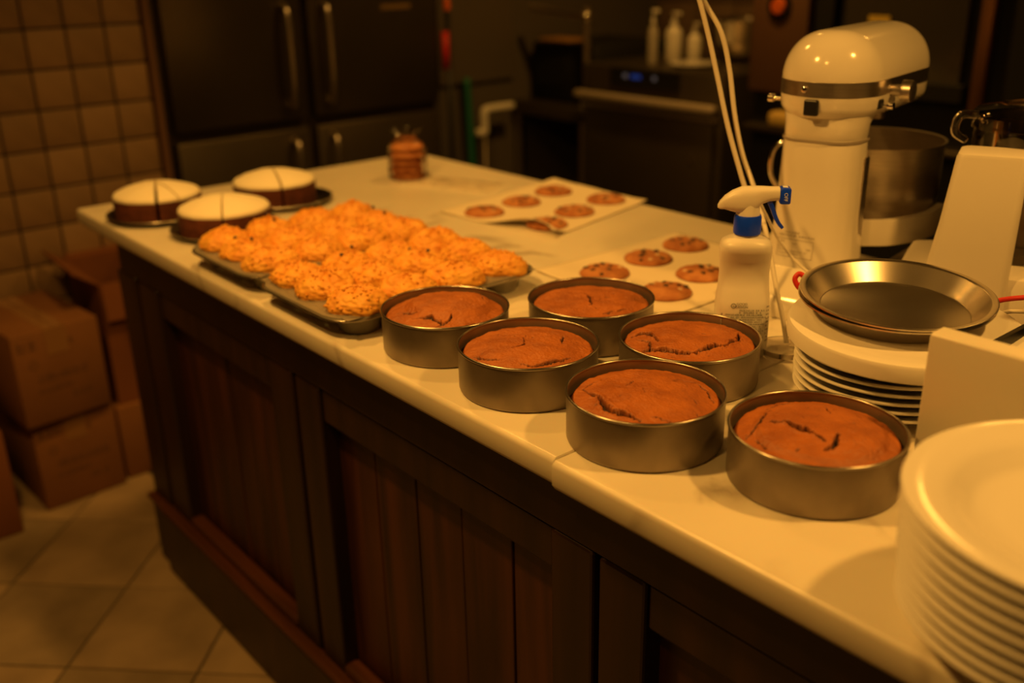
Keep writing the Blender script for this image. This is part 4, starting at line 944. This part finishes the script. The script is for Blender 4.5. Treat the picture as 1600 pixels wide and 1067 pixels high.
# swinging tap
tp_ = thing('swing_tap', 'tall steel tap with a long arm swung to the left, above the dark table', 'tap', (-2.727, 2.652, .811))
MB().tube([(0, 0, 0), (0, 0, .36)], .013, 14).obj('tap_column', M['ss'], tp_, smooth=True, angle=40)
MB().tube([(0, 0, .325), (-.13, -.02, .340), (-.26, -.04, .355)], .014, 14).obj('swing_arm', M['ss'], tp_, smooth=True, angle=40)
MB().lathe([(0, -.02), (.018, -.018), (.02, 0), (.018, .018), (0, .02)], 20).obj('joint', M['chrome'], tp_, (0, 0, .325), smooth=True)
MB().lathe([(.024, 0), (.022, .03), (.016, .05)], 20).obj('tap_base', M['chrome'], tp_, (0, 0, 0), smooth=True)
# dishwasher
dw = thing('dishwasher', 'undercounter steel dishwasher with a long bar handle and blue display', 'dishwasher', (-2.375, 2.90, 0))
MB().box((0, 0, .50), (.645, .58, .96), .008).obj('housing', M['ssd'], dw, smooth=True, angle=35)
MB().box((0, -.302, .46), (.60, .022, .78), .006).obj('door', M['ssd'], dw, smooth=True, angle=35)
MB().box((0, -.330, .876), (.645, .03, .026), .008).obj('bar_handle', M['copper'] if False else mat('satin_handle', (.85, .74, .62), .4, .6), dw, smooth=True, angle=35)
MB().box((0, -.312, .838), (.63, .02, .014), .005).obj('door_trim', M['ss'], dw, smooth=True, angle=35)
cpn = MB().box((-.02, -.294, .945), (.32, .008, .062), .002).obj('control_panel', M['black'], dw)
for x0, w0, m_ in ((-.085, .018, 'whitelit'), (-.035, .045, 'bluelit'), (.05, .014, 'whitelit')): MB().box((x0-.02, -.299, .95), (w0, .002, .014)).obj('display_light', M[m_], cpn)
MB().box((.22, -.3145, .70), (.02, .003, .02)).obj('door_badge', M['ss'], dw)
for sx in (-.28, .28): MB().lathe([(.018, 0), (.018, .02), (0, .02)], 12).obj('foot', M['black'], dw, (sx, -.2, 0))
ZB = .9805
def pump(name, label, x, y, h, r, m, shape='round', spray=False):
    t = thing(name, label, 'bottle', (x, y, ZB), random.uniform(-.5, .5), 'soap and spray bottles on the dishwasher')
    MB().lathe([(0, 0), (r*.95, 0), (r, .004), (r, h*.55), (r*.85, h*.64), (r*.35, h*.72), (r*.33, h*.76), (0, h*.76)], 32).obj('bottle_body', m, t, smooth=True, angle=50)
    MB().lathe([(r*.42, h*.74), (r*.42, h*.82), (r*.15, h*.84), (r*.13, h*.93), (0, h*.93)], 20).obj('cap', M['plastic'], t, smooth=True, angle=50)
    MB().box((r*.45, 0, h*.96), (r*1.5, r*.45, h*.07), .003).obj('pump_head', M['plastic'], t, smooth=True, angle=40)
pump('pump_bottle', 'slim pump bottle at the left of the three on the dishwasher', -2.478, 2.735, .185, .018, mat('greyish_plastic', (.45, .42, .38), .4))
pump('pump_bottle', 'broad white pump bottle in the middle of the three on the dishwasher', -2.490, 2.86, .170, .030, M['plastic'])
pump('pump_bottle', 'shorter white bottle at the right of the three on the dishwasher', -2.410, 2.88, .135, .025, M['plastic'])
st = tag(MB().lathe([(0, .004), (.05, .004), (.09, .02), (.115, .07), (.125, .14), (.128, .142), (.128, .145), (.122, .142), (.112, .07), (.088, .023), (.05, .008), (0, .008)], 64, Matrix.Rotation(math.radians(0), 4, 'X')).obj('steel_bowl', M['pan'], None, (-2.30, 3.02, ZB+.0005), smooth=True, angle=50), 'shiny steel bowl at the right end of the dishwasher top', 'bowl')
tag(MB().lathe([(0, 0), (.04, 0), (.08, .008), (.082, .011), (.078, .011), (.04, .005), (0, .005)], 48).obj('small_plate', M['china'], None, (-2.315, 2.765, ZB+.0005), smooth=True), 'small white plate lying in front of the steel bowl', 'plate')
tag(MB().lathe([(0, 0), (.018, 0), (.022, .03), (.018, .04), (0, .042)], 20).obj('small_jar', M['chrome'], None, (-2.52, 2.78, ZB+.0003), smooth=True), 'tiny shiny pot near the left end of the dishwasher top', 'pot')
# oven with side column
ov = thing('wall_oven', 'tall dark oven with a brown control column, behind the mixer', 'oven', (-1.55, 2.95, 0))
MB().box((0, .02, .99), (.86, .60, 1.98), .006).obj('oven_housing', M['void'], ov)
MB().box((-.335, -.295, 1.24), (.20, .03, .60), .005).obj('control_column', M['brown'], ov, smooth=True, angle=35)
MB().box((-.17, -.295, 1.24), (.04, .03, .60), .004).obj('door_frame', M['void'], ov)
MB().box((.06, -.292, 1.24), (.36, .012, .50), .003).obj('oven_window', mat('smoked_window', (.05, .045, .04), .12, 0), ov)
MB().box((.06, -.299, .985), (.40, .03, .05), .004).obj('door_frame', M['void'], ov)
MB().box((-.01, -.3005, 1.168), (.065, .003, .018)).obj('yellow_label', M['yellow'], ov)
MB().box((0, -.31, .83), (.86, .05, .022), .006).obj('ledge', M['ssd'], ov, smooth=True, angle=35)
MB().box((.295, -.295, 1.24), (.035, .03, .60), .005).obj('copper_strip', M['copper'], ov, smooth=True, angle=35)
kn = MB(); kn.lathe([(0, .016), (.022, .014), (.027, 0), (.0, 0)], 32, Matrix.Translation((-.335, -.312, 1.195)) @ Matrix.Rotation(pi/2, 4, 'X')); kk = kn.obj('round_knob', M['orange'], ov, smooth=True, angle=50)
kr = MB(); kr.lathe([(.028, 0), (.028, .01), (.040, .008), (.042, 0)], 40, Matrix.Translation((-.335, -.3105, 1.195)) @ Matrix.Rotation(pi/2, 4, 'X')); kr.obj('knob_ring', M['black'], kk, smooth=True, angle=50)
tag(MB().box((0, 0, .022), (.10, .06, .044), .010).obj('sponge', M['sponge'], None, (-1.835, 2.645, .8415), smooth=True), 'yellow sponge on the steel ledge under the oven, left of the mixer', 'sponge')
# dark shelf unit to the right
cbn = thing('black_rack', 'black steel rack at the far right behind the food processor', 'rack', (-.72, 2.95, 0))
for sx in (-.33, .33):
    for sy in (-.27, .27): MB().box((sx, sy, .95), (.035, .035, 1.9), .003).obj('post', M['void'], cbn)
for z in (.2, .75, 1.25, 1.8): MB().box((0, 0, z), (.70, .58, .02), .003).obj('rack_shelf', M['void'], cbn)
MB().box((0, .285, 1.0), (.66, .006, 1.7)).obj('back_panel', M['void'], cbn)
